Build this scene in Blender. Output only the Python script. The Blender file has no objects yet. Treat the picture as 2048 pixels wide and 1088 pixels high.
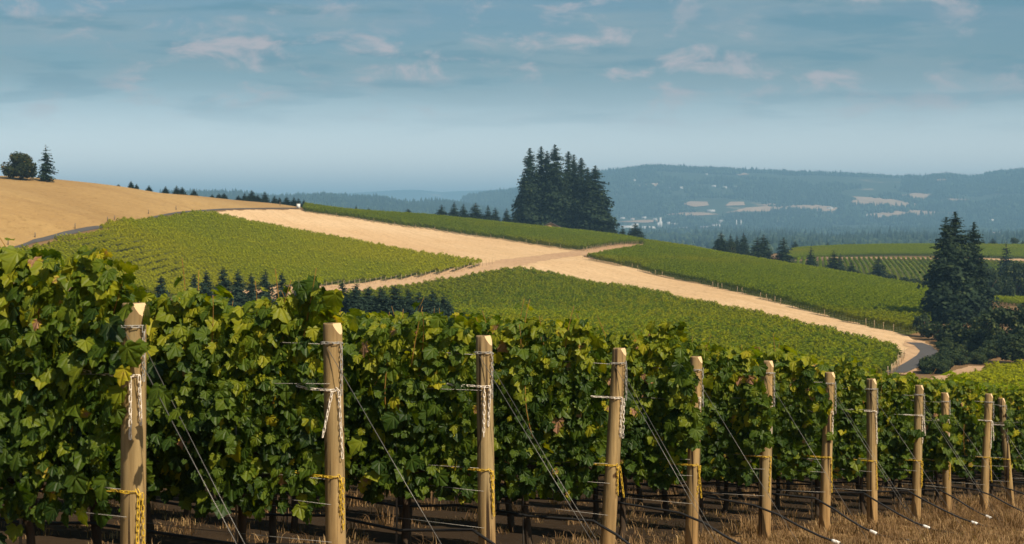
import bpy, bmesh, math, random
import numpy as np
from mathutils import Vector, Matrix
from mathutils.geometry import delaunay_2d_cdt

sc = bpy.context.scene
COL = sc.collection
rng = np.random.default_rng(11)
random.seed(11)

# ------------------------------------------------------------------ camera, sky, sun, exposure
F, HX, HY = 3500.0, 1024.0, 430.0          # focal length and eye level in photo pixels (2048 wide)
cam_d = bpy.data.cameras.new('camera')
cam_d.sensor_width = 36.0
cam_d.lens = 36.0 * F / 2048.0
cam_d.shift_y = (HY - 544.0) / 2048.0
cam_d.clip_start, cam_d.clip_end = 0.3, 90000.0
cam_d.dof.use_dof = True
cam_d.dof.focus_distance = 20.0
cam_d.dof.aperture_fstop = 6.3
cam = bpy.data.objects.new('camera', cam_d)
cam.rotation_euler = (math.radians(90), 0, 0)
COL.objects.link(cam)
sc.camera = cam

SUN_DIR = Vector((0.60, -0.60, 0.90)).normalized()
SUN_EL = math.asin(SUN_DIR.z)
SUN_ROT = math.atan2(SUN_DIR.x, SUN_DIR.y)
sun_d = bpy.data.lights.new('sun', 'SUN')
sun_d.energy = 5.0
sun_d.angle = math.radians(0.6)
sun_d.color = (1.0, 0.87, 0.67)
sun = bpy.data.objects.new('sun', sun_d)
sun.rotation_euler = (-SUN_DIR).to_track_quat('-Z', 'Y').to_euler()
COL.objects.link(sun)

sc.view_settings.view_transform = 'Standard'
sc.view_settings.look = 'None'
sc.view_settings.gamma = 1.0
sc.view_settings.exposure = 0.35
sc.view_settings.use_curve_mapping = False
sc.cycles.use_denoising = True
sc.cycles.max_bounces = 6
sc.cycles.transparent_max_bounces = 4
sc.cycles.volume_bounces = 0
sc.cycles.transmission_bounces = 4


class NT:
    """small helper to write node trees"""
    def __init__(self, tree):
        self.t = tree; tree.nodes.clear()
    def n(self, typ, ins=None, **kw):
        nd = self.t.nodes.new(typ)
        for k, v in kw.items(): setattr(nd, k, v)
        for k, v in (ins or {}).items(): self.put(nd.inputs[k], v)
        return nd
    def put(self, sock, v):
        if isinstance(v, bpy.types.NodeSocket): self.t.links.new(v, sock)
        elif isinstance(v, bpy.types.Node): self.t.links.new(v.outputs[0], sock)
        else: sock.default_value = v
    def math(self, op, a, b=0.0, clamp=False):
        nd = self.n('ShaderNodeMath', operation=op, use_clamp=clamp)
        self.put(nd.inputs[0], a); self.put(nd.inputs[1], b); return nd.outputs[0]
    def vmath(self, op, a, b=None):
        nd = self.n('ShaderNodeVectorMath', operation=op)
        self.put(nd.inputs[0], a)
        if b is not None: self.put(nd.inputs[1], b)
        return nd.outputs[0]
    def mix(self, f, a, b, blend='MIX'):
        nd = self.n('ShaderNodeMix', data_type='RGBA', blend_type=blend)
        self.put(nd.inputs[0], f); self.put(nd.inputs[6], a); self.put(nd.inputs[7], b)
        return nd.outputs[2]
    def noise(self, vec, scale, detail=4, rough=0.55, dist=0.0):
        nd = self.n('ShaderNodeTexNoise', {'Scale': scale, 'Detail': detail, 'Roughness': rough, 'Distortion': dist})
        if vec is not None: self.put(nd.inputs['Vector'], vec)
        return nd.outputs[0]
    def ramp(self, f, stops, interp='LINEAR'):
        nd = self.n('ShaderNodeValToRGB'); cr = nd.color_ramp; cr.interpolation = interp
        while len(cr.elements) < len(stops): cr.elements.new(0.5)
        for e, (p, c) in zip(cr.elements, stops):
            e.position = p; e.color = (*c, 1) if len(c) == 3 else c
        self.put(nd.inputs[0], f); return nd.outputs[0]
    def mapr(self, v, a, b, c=0.0, d=1.0, smooth=False):
        nd = self.n('ShaderNodeMapRange', clamp=True)
        if smooth: nd.interpolation_type = 'SMOOTHSTEP'
        self.put(nd.inputs[0], v)
        for i, x in enumerate((a, b, c, d)): nd.inputs[1 + i].default_value = x
        return nd.outputs[0]
    def sep(self, v):
        nd = self.n('ShaderNodeSeparateXYZ'); self.put(nd.inputs[0], v); return nd.outputs
    def comb(self, x, y, z):
        nd = self.n('ShaderNodeCombineXYZ')
        for i, v in enumerate((x, y, z)): self.put(nd.inputs[i], v)
        return nd.outputs[0]


world = bpy.data.worlds.new('World'); sc.world = world; world.use_nodes = True
w = NT(world.node_tree)
sky = w.n('ShaderNodeTexSky', sky_type='NISHITA', sun_disc=False, sun_elevation=SUN_EL, sun_rotation=SUN_ROT,
          altitude=150.0, air_density=1.0, dust_density=1.6, ozone_density=2.5)
dirv = w.n('ShaderNodeTexCoord').outputs['Generated']
dx, dy, dz = w.sep(dirv)
def cloud(sx, sz, off, detail, rough, dist=0.2):                      # cloud texture on the direction, flattened towards the horizon
    return w.noise(w.vmath('ADD', w.comb(w.math('MULTIPLY', dx, sx), w.math('MULTIPLY', dy, sx), w.math('MULTIPLY', dz, sz)), off), 1.0, detail, rough, dist)
thin = cloud(9.0, 62.0, (3.1, 7.7, 0.4), 7, 0.60)
gap = cloud(11.0, 85.0, (11.3, 2.2, 5.0), 7, 0.58)
puff = cloud(26.0, 64.0, (1.3, 4.1, 3.3), 9, 0.60, 0.35)
puff2 = cloud(8.0, 26.0, (6.6, 0.2, 8.8), 2, 0.5, 0.0)
rise = w.mapr(dz, 0.035, 0.10, 0.0, 1.0, True)
tint = w.mix(w.mapr(dz, 0.0, 0.088, 0.0, 1.0, True), (2.6, 2.35, 2.5, 1), (0.37, 0.47, 0.49, 1))
skyc = w.mix(1.0, sky.outputs[0], tint, 'MULTIPLY')
veil = w.math('MULTIPLY', w.mapr(thin, 0.40, 0.64, 0.0, 0.60, True), rise)
c1 = w.mix(veil, skyc, (1.9, 2.5, 2.75, 1))
blue = w.math('MULTIPLY', w.mapr(gap, 0.48, 0.62, 0.0, 0.62, True), rise)
c2 = w.mix(blue, c1, (0.70, 1.70, 2.25, 1))
pm = w.math('MULTIPLY', w.mapr(puff, 0.49, 0.69, 0.0, 1.0, True), w.mapr(puff2, 0.36, 0.54, 0.0, 1.0, True))
pm = w.math('MULTIPLY', pm, w.mapr(dz, 0.040, 0.080, 0.0, 0.80, True))
c3 = w.mix(pm, c2, (3.9, 3.35, 3.4, 1))
bg = w.n('ShaderNodeBackground', {'Color': c3, 'Strength': 0.12})
w.t.links.new(bg.outputs[0], w.n('ShaderNodeOutputWorld').inputs[0])

# ------------------------------------------------------------------ terrain
def P(px, py, d): return ((px - HX) / F * d, d, (HY - py) / F * d)
def G(px, d, z): return ((px - HX) / F * d, d, z)
CP = [(0,500,330),(200,456,430),(400,421,560),(520,415,640),(600,415,705),
 (0,358,520),(110,362,535),(250,375,580),(400,393,650),(550,408,705),(0,425,410),(200,405,500),
 (-400,470,330),(-400,330,470),(-700,400,330),
 (300,575,400),(0,590,330),(-400,560,300),(450,500,480),(700,480,570),(800,458,670),
 (700,571,450),(985,522,520),(850,548,485),(1050,522,530),(1165,506,600),(1290,491,680),
 (700,428,730),(850,438,755),(1000,455,765),(1170,471,755),(1285,487,715),
 (1400,507,665),(1500,525,625),(1600,542,590),(1700,561,555),(1850,591,500),(1950,606,470),
 (1300,540,520),(1500,590,430),(1700,648,365),(1830,685,325),(1200,550,500),
 (1860,706,305),(1775,745,268),(1440,690,300),(920,640,330),(1200,640,370),(1500,640,365),
 (750,655,255),(560,640,260),(350,640,250),(1990,655,360),(2100,660,380),(1890,770,240),(2048,752,245),(2200,720,300),
 (1480,512,720),(1700,575,650),(1900,588,620),(2048,592,650),(1700,518,860),(1900,518,860),(2048,522,880),(2300,530,880),
 (1600,502,980),(1700,498,1020),(1900,495,1030),(2048,496,1040),(2300,496,1040),(1600,522,800)]
pts = [P(*c) for c in CP]
pts += [G(0,620,8.5),G(250,730,0),G(-300,640,8),G(-300,520,12),G(550,860,-8),G(850,900,-12),G(1100,900,-18),
 G(1290,880,-24),G(1285,1000,-30),G(0,1000,-15),G(550,1100,-25),G(1000,1150,-35),G(1700,1250,-30),
 G(2100,1250,-30),G(1400,1100,-30),G(-900,600,0),G(-900,1000,-20)]
EV = np.array([0.4622, 0.8868])      # along the line of end posts, downhill
RV = np.array([-0.8868, 0.4622])     # along the vine rows, away from the headland
def plane(X, Y):
    e = EV[0] * X + EV[1] * Y
    return -1.55 - 0.115 * e + 0.09 * np.exp(-((e - 18.0) / 7.0) ** 2)
for X, Y in [(-20,20),(20,20),(0,60),(-60,60),(60,60),(0,110),(-60,110),(50,110),(-120,120),(120,100)]:
    pts.append((X, Y, float(plane(X, Y)) * (1 if Y < 100 else .92)))
pts += [(0,165,-16.0),(70,165,-19),(-80,165,-14.5),(-40,210,-15.7),(-160,200,-13)]
pts = np.array(pts, float); TS = 100.0
def _U(r2): return np.where(r2 > 0, r2 * np.log(np.maximum(r2, 1e-12)), 0.0)
TA = pts[:, :2] / TS; TN = len(TA)
TM = np.zeros((TN + 3, TN + 3))
TM[:TN, :TN] = _U(((TA[:, None] - TA[None]) ** 2).sum(-1)) + np.eye(TN) * 0.004
TM[:TN, TN] = 1; TM[:TN, TN+1:] = TA; TM[TN, :TN] = 1; TM[TN+1:, :TN] = TA.T
TW = np.linalg.solve(TM, np.r_[pts[:, 2], 0, 0, 0])
def sstep(a, b, x):
    t = np.clip((x - a) / (b - a), 0, 1); return t * t * (3 - 2 * t)
def hz(X, Y):
    """height of the near land (m, eye level = 0)"""
    X = np.asarray(X, float); Y = np.asarray(Y, float); sh = X.shape
    x = X.ravel() / TS; y = Y.ravel() / TS; out = np.empty(len(x))
    for i in range(0, len(x), 20000):
        xx = x[i:i+20000]; yy = y[i:i+20000]
        out[i:i+20000] = _U((xx[:, None]-TA[None, :, 0])**2 + (yy[:, None]-TA[None, :, 1])**2) @ TW[:TN] + TW[TN] + TW[TN+1]*xx + TW[TN+2]*yy
    z = out.reshape(sh); R = np.hypot(X, Y); pl = plane(X, Y)
    k = sstep(45, 85, R); z = np.where(R < 45, pl, pl * (1 - k) + z * k)
    far = np.maximum(sstep(1100, 1900, R), sstep(330, 800, np.abs(X) - 0.32 * np.maximum(Y, 0)))
    far = np.maximum(far, sstep(60, 400, -Y))
    q = sstep(900, 1900, R)
    tgt = -60 * q + np.clip(pl, -25, 30) * (1 - q)
    return z * (1 - far) + tgt * far
def h1(x, y): return float(hz(np.array([x]), np.array([y]))[0])
def cast(px, py, d0=120, d1=1400):
    d = np.arange(d0, d1, 1.0); X = (px - HX) / F * d
    b = (HY - py) / F * d <= hz(X, d)
    i = int(np.argmax(b)) if b.any() else int(np.argmin(-hz(X, d) / d))
    return X[i], d[i]
def WD(px, d): return ((px - HX) / F * d, d)
def poly(spec):
    """outline on the ground: (px, py) looks along that line of sight, ('d', px, dist) is a surveyed distance"""
    return [WD(s[1], s[2]) if s[0] == 'd' else cast(*s) for s in spec]
def inside(pl, X, Y):
    X = np.asarray(X); Y = np.asarray(Y); r = np.zeros(X.shape, bool); n = len(pl)
    for i in range(n):
        x1, y1 = pl[i]; x2, y2 = pl[(i + 1) % n]
        if y1 == y2: continue
        c = ((y1 > Y) != (y2 > Y)) & (X < (x2 - x1) * (Y - y1) / (y2 - y1) + x1)
        r ^= c
    return r
# smooth value noise for shapes
def vnoise(x, y, seed=0):
    x = np.asarray(x, float); y = np.asarray(y, float)
    xi = np.floor(x).astype(np.int64); yi = np.floor(y).astype(np.int64); fx = x - xi; fy = y - yi
    def hsh(a, b):
        v = np.sin(a * 127.1 + b * 311.7 + seed * 74.7) * 43758.5453; return v - np.floor(v)
    u = fx*fx*(3-2*fx); v = fy*fy*(3-2*fy)
    return (hsh(xi,yi)*(1-u)+hsh(xi+1,yi)*u)*(1-v)+(hsh(xi,yi+1)*(1-u)+hsh(xi+1,yi+1)*u)*v
def fbm(x, y, o=4, seed=0):
    s = 0; a = 0.5; 
    for k in range(o): s = s + a * vnoise(np.asarray(x)*2**k, np.asarray(y)*2**k, seed + k); a *= 0.5
    return s
# far hills: skyline and foot
def ridge(X, Y, sk, foot, crest, drop=7.0, seed=1):
    d = np.maximum(np.asarray(Y, float), 1.0); px = HX + F * np.asarray(X) / d
    ys = np.interp(px, [a for a, b in sk], [b for a, b in sk]) + drop
    zc = (HY - ys) / F * crest
    t = (d - foot) / (crest - foot)
    s = np.where(t < 1, sstep(0, 1, np.clip(t, 0, 1)) * 0.75 + np.clip(t, 0, 1) * 0.25, 1 - 0.55 * sstep(1, 2.2, t))
    s = np.maximum(s, 0)
    amp = np.clip(t, 0, 1) * np.clip(1.0 - t, 0, 1) * 4
    bump = (fbm(px / 130.0, d / 900.0, 3, seed) - 0.45) * 60 * amp
    return -62 + (zc + 62) * s + bump * (crest / 9000)
SK_R = [(-500,420),(600,425),(850,410),(960,386),(1030,378),(1110,362),(1200,343),(1300,331),(1400,334),(1500,338),(1600,342),(1700,346),(1800,349),(1850,352),(1890,347),(1945,354),(2000,343),(2048,337),(2300,325),(2900,350)]
SK_L = [(-600,400),(200,388),(380,383),(480,384),(540,393),(600,391),(650,388),(700,392),(760,392),(800,398),(850,400),(900,402),(980,418),(1060,450),(1200,478),(3000,500)]
SK_F = [(-900,396),(500,392),(700,386),(780,381),(830,379),(880,384),(950,381),(1010,379),(1100,385),(1500,380),(3000,372)]
def ridge_r(X, Y): return ridge(X, Y, SK_R, 6000.0, 9000.0, 7.0, 3)
def ridge_l(X, Y): return ridge(X, Y, SK_L, 4300.0, 6500.0, 10.0, 8)
def ridge_f(X, Y): return ridge(X, Y, SK_F, 15500.0, 19000.0, 0.0, 5)
def hfar(X, Y): return np.maximum(np.maximum(ridge_r(X, Y), ridge_l(X, Y)), -60.0)
def castf(px, py, d0=2400, d1=9600):
    d = np.arange(d0, d1, 8.0); X = (px - HX) / F * d
    b = (HY - py) / F * d <= hfar(X, d)
    i = int(np.argmax(b)) if b.any() else len(d) - 1
    return X[i], d[i]

# ------------------------------------------------------------------ mesh helpers
def mesh_np(name, V, Fc, mats=(), smooth=False, attr=None, mat_idx=None, uv=None):
    """V (n,3); Fc (m,3) or (m,4) array or list of such arrays"""
    me = bpy.data.meshes.new(name)
    V = np.asarray(V, np.float32)
    Fs = Fc if isinstance(Fc, list) else [Fc]
    Fs = [np.asarray(f, np.int32) for f in Fs if len(f)]
    loops = np.concatenate([f.ravel() for f in Fs]); sizes = np.concatenate([np.full(len(f), f.shape[1], np.int32) for f in Fs])
    me.vertices.add(len(V)); me.vertices.foreach_set('co', V.ravel())
    me.loops.add(len(loops)); me.loops.foreach_set('vertex_index', loops)
    me.polygons.add(len(sizes)); me.polygons.foreach_set('loop_start', np.r_[0, np.cumsum(sizes)[:-1]].astype(np.int32))
    if smooth: me.polygons.foreach_set('use_smooth', np.ones(len(sizes), bool))
    for m in mats: me.materials.append(m)
    if mat_idx is not None: me.polygons.foreach_set('material_index', np.asarray(mat_idx, np.int32))
    me.update(calc_edges=True)
    if attr is not None:
        a = me.attributes.new('lv', 'FLOAT', 'POINT'); a.data.foreach_set('value', np.asarray(attr, np.float32))
    if uv is not None:
        a = me.attributes.new('luv', 'FLOAT_VECTOR', 'POINT'); a.data.foreach_set('vector', np.asarray(uv, np.float32).ravel())
    return me
def obj(name, me, parent=None, loc=None, **props):
    o = bpy.data.objects.new(name, me); COL.objects.link(o)
    if parent is not None: o.parent = parent
    if loc is not None: o.location = loc
    for k, v in props.items(): o[k] = v
    return o
def empty(name, loc, label, cat, group=None):
    o = obj(name, None, loc=loc, label=label, category=cat)
    o.empty_display_size = 0.2
    if group: o['group'] = group
    return o
class MB:
    """collects shapes into one mesh"""
    def __init__(self): self.v = []; self.f3 = []; self.f4 = []; self.n = 0; self.m = []
    def add(self, V, F3=(), F4=()):
        V = np.asarray(V, float)
        if len(F3): self.f3.append(np.asarray(F3) + self.n)
        if len(F4): self.f4.append(np.asarray(F4) + self.n)
        self.v.append(V); self.n += len(V)
    def tube(self, pts, rad, seg=6, cap=True):
        pts = np.asarray(pts, float); k = len(pts); rad = np.broadcast_to(np.asarray(rad, float), (k,))
        T = np.gradient(pts, axis=0); T /= np.linalg.norm(T, axis=1)[:, None] + 1e-12
        ref = np.array([0, 0, 1.0]) if abs(T[:, 2]).mean() < 0.8 else np.array([1.0, 0, 0])
        U = np.cross(T, ref); U /= np.linalg.norm(U, axis=1)[:, None] + 1e-12; Wv = np.cross(T, U)
        a = np.arange(seg) * 2 * math.pi / seg
        V = pts[:, None] + rad[:, None, None] * (np.cos(a)[None, :, None] * U[:, None] + np.sin(a)[None, :, None] * Wv[:, None])
        q = []
        for i in range(k - 1):
            for j in range(seg):
                q.append((i*seg+j, i*seg+(j+1) % seg, (i+1)*seg+(j+1) % seg, (i+1)*seg+j))
        V = V.reshape(-1, 3); t = []
        if cap:
            V = np.vstack([V, pts[0], pts[-1]]); b = k * seg
            for j in range(seg): t += [(b, (j+1) % seg, j), (b+1, (k-1)*seg+j, (k-1)*seg+(j+1) % seg)]
        self.add(V, t, q); return self
    def box(self, c, s, rz=0.0):
        c = np.asarray(c, float); s = np.asarray(s, float) / 2
        V = np.array([[x, y, z] for x in (-1, 1) for y in (-1, 1) for z in (-1, 1)], float) * s
        ca, sa = math.cos(rz), math.sin(rz); V = V @ np.array([[ca, sa, 0], [-sa, ca, 0], [0, 0, 1]]) + c
        self.add(V, F4=[(0,1,3,2),(4,6,7,5),(0,4,5,1),(2,3,7,6),(0,2,6,4),(1,5,7,3)]); return self
    def mesh(self, name, mats=(), smooth=False, attr=None):
        fs = []
        if self.f3: fs.append(np.concatenate(self.f3))
        if self.f4: fs.append(np.concatenate(self.f4))
        return mesh_np(name, np.concatenate(self.v), fs, mats, smooth, attr)

# ------------------------------------------------------------------ materials
def mat(name):
    m = bpy.data.materials.new(name); m.use_nodes = True; return m, NT(m.node_tree)
def finish(t, color, rough=0.8, spec=0.3, bump=None, bstr=0.3, bdist=0.02, metal=0.0, transl=None, tfac=0.0):
    b = t.n('ShaderNodeBsdfPrincipled', {'Roughness': rough, 'Metallic': metal, 'Specular IOR Level': spec})
    t.put(b.inputs['Base Color'], color)
    if bump is not None:
        bp = t.n('ShaderNodeBump', {'Strength': bstr, 'Distance': bdist, 'Height': bump}); t.put(b.inputs['Normal'], bp)
    o = b.outputs[0]
    if transl is not None:
        tr = t.n('ShaderNodeBsdfTranslucent'); t.put(tr.inputs[0], transl)
        mx = t.n('ShaderNodeMixShader', {0: tfac, 1: o, 2: tr}); o = mx.outputs[0]
    t.t.links.new(o, t.n('ShaderNodeOutputMaterial').inputs[0])
def pos(t): return t.n('ShaderNodeNewGeometry').outputs['Position']
def objc(t): return t.n('ShaderNodeTexCoord').outputs['Object']
def lv(t): return t.n('ShaderNodeAttribute', attribute_name='lv').outputs['Fac']

def mat_plain(name, col, rough=0.7, var=0.15, scale=3.0, spec=0.3, metal=0.0):
    m, t = mat(name); n = t.noise(objc(t), scale, 5, 0.6)
    c = t.mix(n, (*[x*(1-var) for x in col], 1), (*[min(1, x*(1+var)) for x in col], 1))
    finish(t, c, rough, spec, n, 0.2, 0.01, metal); return m

def mat_drygrass(name, a, b, c, patch=(0.16, 0.13, 0.05), pf=0.35, valley=False, streak=None, fleck=0.6):
    m, t = mat(name); p = pos(t)
    big = t.noise(p, 0.012, 5, 0.6); mid = t.noise(t.vmath('MULTIPLY', p, (0.30, 0.10, 0.3)), 1.0, 6, 0.7); fine = t.noise(p, 2.2, 5, 0.75)
    col = t.mix(t.mapr(mid, 0.3, 0.7), a, b)
    col = t.mix(t.mapr(big, 0.4, 0.65), col, c)
    spot = t.noise(t.vmath('MULTIPLY', p, (0.16, 0.05, 0.05)), 1.0, 8, 0.75)
    col = t.mix(t.mapr(spot, 0.60, 0.72, 0, pf, True), col, (*patch, 1))
    col = t.mix(t.mapr(fine, 0.35, 0.75, 0.0, 0.45), col, t.mix(1.0, col, (0.55, 0.5, 0.42, 1), 'MULTIPLY'))
    fk = t.noise(t.vmath('MULTIPLY', p, (0.9, 0.30, 0.5)), 1.0, 6, 0.75)
    col = t.mix(t.mapr(fk, 0.52, 0.66, 0, fleck, True), col, t.mix(1.0, col, (0.58, 0.52, 0.42, 1), 'MULTIPLY'))
    col = t.mix(t.mapr(fk, 0.46, 0.34, 0, fleck, True), col, t.mix(1.0, col, (1.22, 1.20, 1.15, 1), 'MULTIPLY'))
    if streak:
        x_, y_, z_ = t.sep(p); ca, sa = math.cos(streak[0]), math.sin(streak[0])
        u_ = t.math('ADD', t.math('MULTIPLY', x_, ca), t.math('MULTIPLY', y_, sa)); v_ = t.math('ADD', t.math('MULTIPLY', x_, -sa), t.math('MULTIPLY', y_, ca))
        ln = t.noise(t.comb(t.math('MULTIPLY', u_, 0.012), t.math('MULTIPLY', v_, streak[1]), 0.0), 1.0, 5, 0.65)
        col = t.mix(t.mapr(ln, 0.46, 0.66, 0.0, streak[2], True), col, (*streak[3], 1))
        col = t.mix(t.mapr(ln, 0.44, 0.30, 0.0, 0.35, True), col, t.mix(1.0, col, (1.18, 1.16, 1.12, 1), 'MULTIPLY'))
    if valley:
        z = t.sep(p)[2]
        gn = t.noise(p, 0.0022, 5, 0.6)
        gcol = t.mix(t.mapr(gn, 0.56, 0.62), (0.035, 0.05, 0.02, 1), (0.20, 0.16, 0.09, 1))
        col = t.mix(t.mapr(z, -28.0, -45.0), col, gcol)
    finish(t, col, 0.95, 0.1, t.math('ADD', mid, fine), 0.5, 0.15); return m

M = {}
M['ground'] = mat_drygrass('dry_ground', (0.20,0.12,0.055,1), (0.26,0.155,0.065,1), (0.15,0.09,0.045,1), valley=True)
M['hay'] = mat_drygrass('hay_field', (0.37,0.235,0.092,1), (0.44,0.285,0.115,1), (0.32,0.192,0.070,1), patch=(0.27,0.165,0.06), pf=0.5, streak=(0.55, 0.22, 0.5, (0.30, 0.18, 0.07)))
M['strip'] = mat_drygrass('mown_strip', (0.62,0.43,0.245,1), (0.70,0.49,0.29,1), (0.58,0.38,0.20,1), patch=(0.40,0.24,0.11), pf=0.55, streak=(-1.25, 0.42, 0.55, (0.47, 0.30, 0.15)))
M['dirt'] = mat_drygrass('dirt', (0.48,0.31,0.18,1), (0.54,0.36,0.21,1), (0.43,0.26,0.145,1), patch=(0.30,0.18,0.10), pf=0.4)
M['soil'] = mat_drygrass('vineyard_soil', (0.11,0.12,0.025,1), (0.15,0.14,0.03,1), (0.09,0.10,0.02,1), patch=(0.16,0.14,0.03))
M['soil_shade'] = mat_drygrass('shade_darkened_soil', (0.032,0.021,0.013,1), (0.046,0.030,0.017,1), (0.025,0.017,0.011,1), patch=(0.11,0.065,0.03), pf=0.6)  # brown soil, darkened further to paint in the shade beneath the vines
M['asphalt'] = mat_plain('asphalt', (0.075, 0.068, 0.065), 0.85, 0.25, 0.4)
M['farfield'] = mat_drygrass('far_stubble', (0.36,0.25,0.165,1), (0.42,0.30,0.20,1), (0.32,0.22,0.15,1), patch=(0.14,0.12,0.07), pf=0.6)

def mat_leaf(name, stops, tf=0.28, rough=0.5, spec=0.3, big=None, bigcol=None, bumpy=True):
    m, t = mat(name)
    col = t.ramp(lv(t), stops)
    if big:
        n = t.noise(pos(t), big[0], 4, 0.6); col = t.mix(t.mapr(n, big[1], big[2], 0, big[3], True), col, t.mix(0.75, col, (*bigcol, 1)))
    tc = t.mix(1.0, col, (1.7, 1.75, 0.7, 1), 'MULTIPLY')
    finish(t, col, rough, spec, None, transl=tc, tfac=tf); return m
def mat_vine_leaf(name, stops, tf, rough, spec):
    m, t = mat(name); uv = t.n('ShaderNodeAttribute', attribute_name='luv').outputs['Vector']
    x_, y_, z_ = t.sep(uv); ax = t.math('ABSOLUTE', x_); y0 = t.math('ADD', y_, 0.07); vein = None
    for a in (0.0, 0.66, 1.32):
        dist = t.math('ABSOLUTE', t.math('SUBTRACT', t.math('MULTIPLY', ax, math.cos(a)), t.math('MULTIPLY', y0, math.sin(a))))
        vein = dist if vein is None else t.math('MINIMUM', vein, dist)
    vm = t.mapr(vein, 0.045, 0.008)
    nz = t.noise(t.vmath('ADD', uv, t.vmath('MULTIPLY', pos(t), (3.0, 3.0, 3.0))), 4.0, 3, 0.6)
    f = t.math('ADD', lv(t), t.math('MULTIPLY', t.math('SUBTRACT', nz, 0.5), 0.16))
    col = t.ramp(f, stops)
    col = t.mix(t.math('MULTIPLY', vm, 0.45), col, t.mix(0.4, t.mix(1.0, col, (1.7, 1.6, 1.4, 1), 'MULTIPLY'), (0.16, 0.19, 0.05, 1)))
    tc = t.mix(1.0, col, (1.9, 1.85, 0.6, 1), 'MULTIPLY')
    finish(t, col, rough, spec, t.math('ADD', t.mapr(vein, 0.0, 0.10), t.math('MULTIPLY', nz, 0.5)), 0.55, 0.012, transl=tc, tfac=tf); return m
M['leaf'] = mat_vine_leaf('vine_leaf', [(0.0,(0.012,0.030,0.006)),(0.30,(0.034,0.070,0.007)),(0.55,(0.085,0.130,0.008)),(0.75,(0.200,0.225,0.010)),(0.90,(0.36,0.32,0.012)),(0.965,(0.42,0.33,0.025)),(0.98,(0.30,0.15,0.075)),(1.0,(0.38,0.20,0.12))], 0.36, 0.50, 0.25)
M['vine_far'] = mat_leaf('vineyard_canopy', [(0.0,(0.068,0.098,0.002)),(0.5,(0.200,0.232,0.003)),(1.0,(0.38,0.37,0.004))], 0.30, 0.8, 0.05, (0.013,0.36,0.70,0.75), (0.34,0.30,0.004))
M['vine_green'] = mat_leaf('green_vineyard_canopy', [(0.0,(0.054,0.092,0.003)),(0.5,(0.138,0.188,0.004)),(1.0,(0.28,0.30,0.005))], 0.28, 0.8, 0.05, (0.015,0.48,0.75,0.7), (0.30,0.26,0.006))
M['conifer'] = mat_leaf('conifer_needles', [(0.0,(0.006,0.014,0.008)),(0.6,(0.018,0.034,0.014)),(1.0,(0.048,0.066,0.020))], 0.08, 0.75, 0.15)
M['conifer_blue'] = mat_leaf('blue_conifer_needles', [(0.0,(0.008,0.020,0.012)),(0.6,(0.023,0.045,0.027)),(1.0,(0.060,0.090,0.050))], 0.08, 0.75, 0.15)
M['broad'] = mat_leaf('broadleaf', [(0.0,(0.008,0.018,0.006)),(0.6,(0.026,0.044,0.011)),(1.0,(0.080,0.092,0.018))], 0.15, 0.7, 0.2)
M['olive'] = mat_leaf('yellowing_broadleaf', [(0.0,(0.012,0.020,0.005)),(0.6,(0.030,0.040,0.008)),(1.0,(0.13,0.090,0.014))], 0.15, 0.7, 0.2)
M['farwood'] = mat_leaf('far_wood', [(0.0,(0.011,0.024,0.012)),(0.5,(0.026,0.046,0.019)),(1.0,(0.085,0.100,0.034))], 0.0, 0.9, 0.1)

def mat_bark(name, a, b, sc_=6.0):
    m, t = mat(name); v = t.vmath('MULTIPLY', objc(t), (1.0, 1.0, 0.15)); n = t.noise(v, sc_, 6, 0.7)
    finish(t, t.mix(n, (*a, 1), (*b, 1)), 0.95, 0.1, n, 0.7, 0.02); return m
M['bark'] = mat_bark('conifer_bark', (0.10, 0.065, 0.045), (0.24, 0.15, 0.10), 3.0)
M['vinebark'] = mat_bark('vine_bark', (0.030, 0.022, 0.016), (0.095, 0.065, 0.042), 40.0)
M['cane'] = mat_bark('vine_cane', (0.22, 0.11, 0.03), (0.36, 0.20, 0.05), 20.0)

def mat_post():
    m, t = mat('treated_post_wood'); o = objc(t); info = t.n('ShaderNodeObjectInfo').outputs['Random']
    v = t.vmath('ADD', t.vmath('MULTIPLY', o, (1, 1, 0.06)), t.comb(t.math('MULTIPLY', info, 37.0), 0.0, 0.0))
    g = t.noise(v, 30.0, 6, 0.7); blot = t.noise(v, 9.0, 5, 0.65); grey = t.noise(t.vmath('MULTIPLY', v, (1, 1, 3.0)), 3.0, 4, 0.6)
    tint = t.mix(info, (0.92, 0.95, 0.95, 1), (1.08, 1.03, 0.98, 1))
    col = t.mix(t.mapr(g, 0.30, 0.70), (0.20, 0.125, 0.050, 1), (0.51, 0.360, 0.170, 1))
    col = t.mix(t.mapr(blot, 0.45, 0.66, 0, 0.65), col, (0.21, 0.155, 0.075, 1))
    col = t.mix(t.mapr(grey, 0.50, 0.68, 0, 0.4), col, (0.27, 0.235, 0.140, 1))
    col = t.mix(1.0, col, tint, 'MULTIPLY')
    crack = t.noise(t.vmath('MULTIPLY', v, (1, 1, 0.35)), 20.0, 2, 0.4, 0.3)
    col = t.mix(t.mapr(crack, 0.62, 0.66), col, (0.045, 0.028, 0.015, 1))
    kn = t.noise(t.vmath('MULTIPLY', o, (1.0, 1.0, 0.55)), 13.0, 1, 0.3)
    col = t.mix(t.mapr(kn, 0.70, 0.74), col, (0.075, 0.040, 0.018, 1))
    zz = t.sep(o)[2]
    col = t.mix(t.mapr(zz, 0.75, 0.0, 0.0, 0.5), col, t.mix(1.0, col, (0.80, 0.56, 0.40, 1), 'MULTIPLY'))
    col = t.mix(t.mapr(zz, 1.78, 1.95, 0.0, 0.45), col, (0.16, 0.10, 0.06, 1))
    finish(t, col, 0.85, 0.15, t.math('ADD', g, t.math('MULTIPLY', crack, -0.6)), 0.5, 0.006); return m
M['post'] = mat_post()
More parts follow.
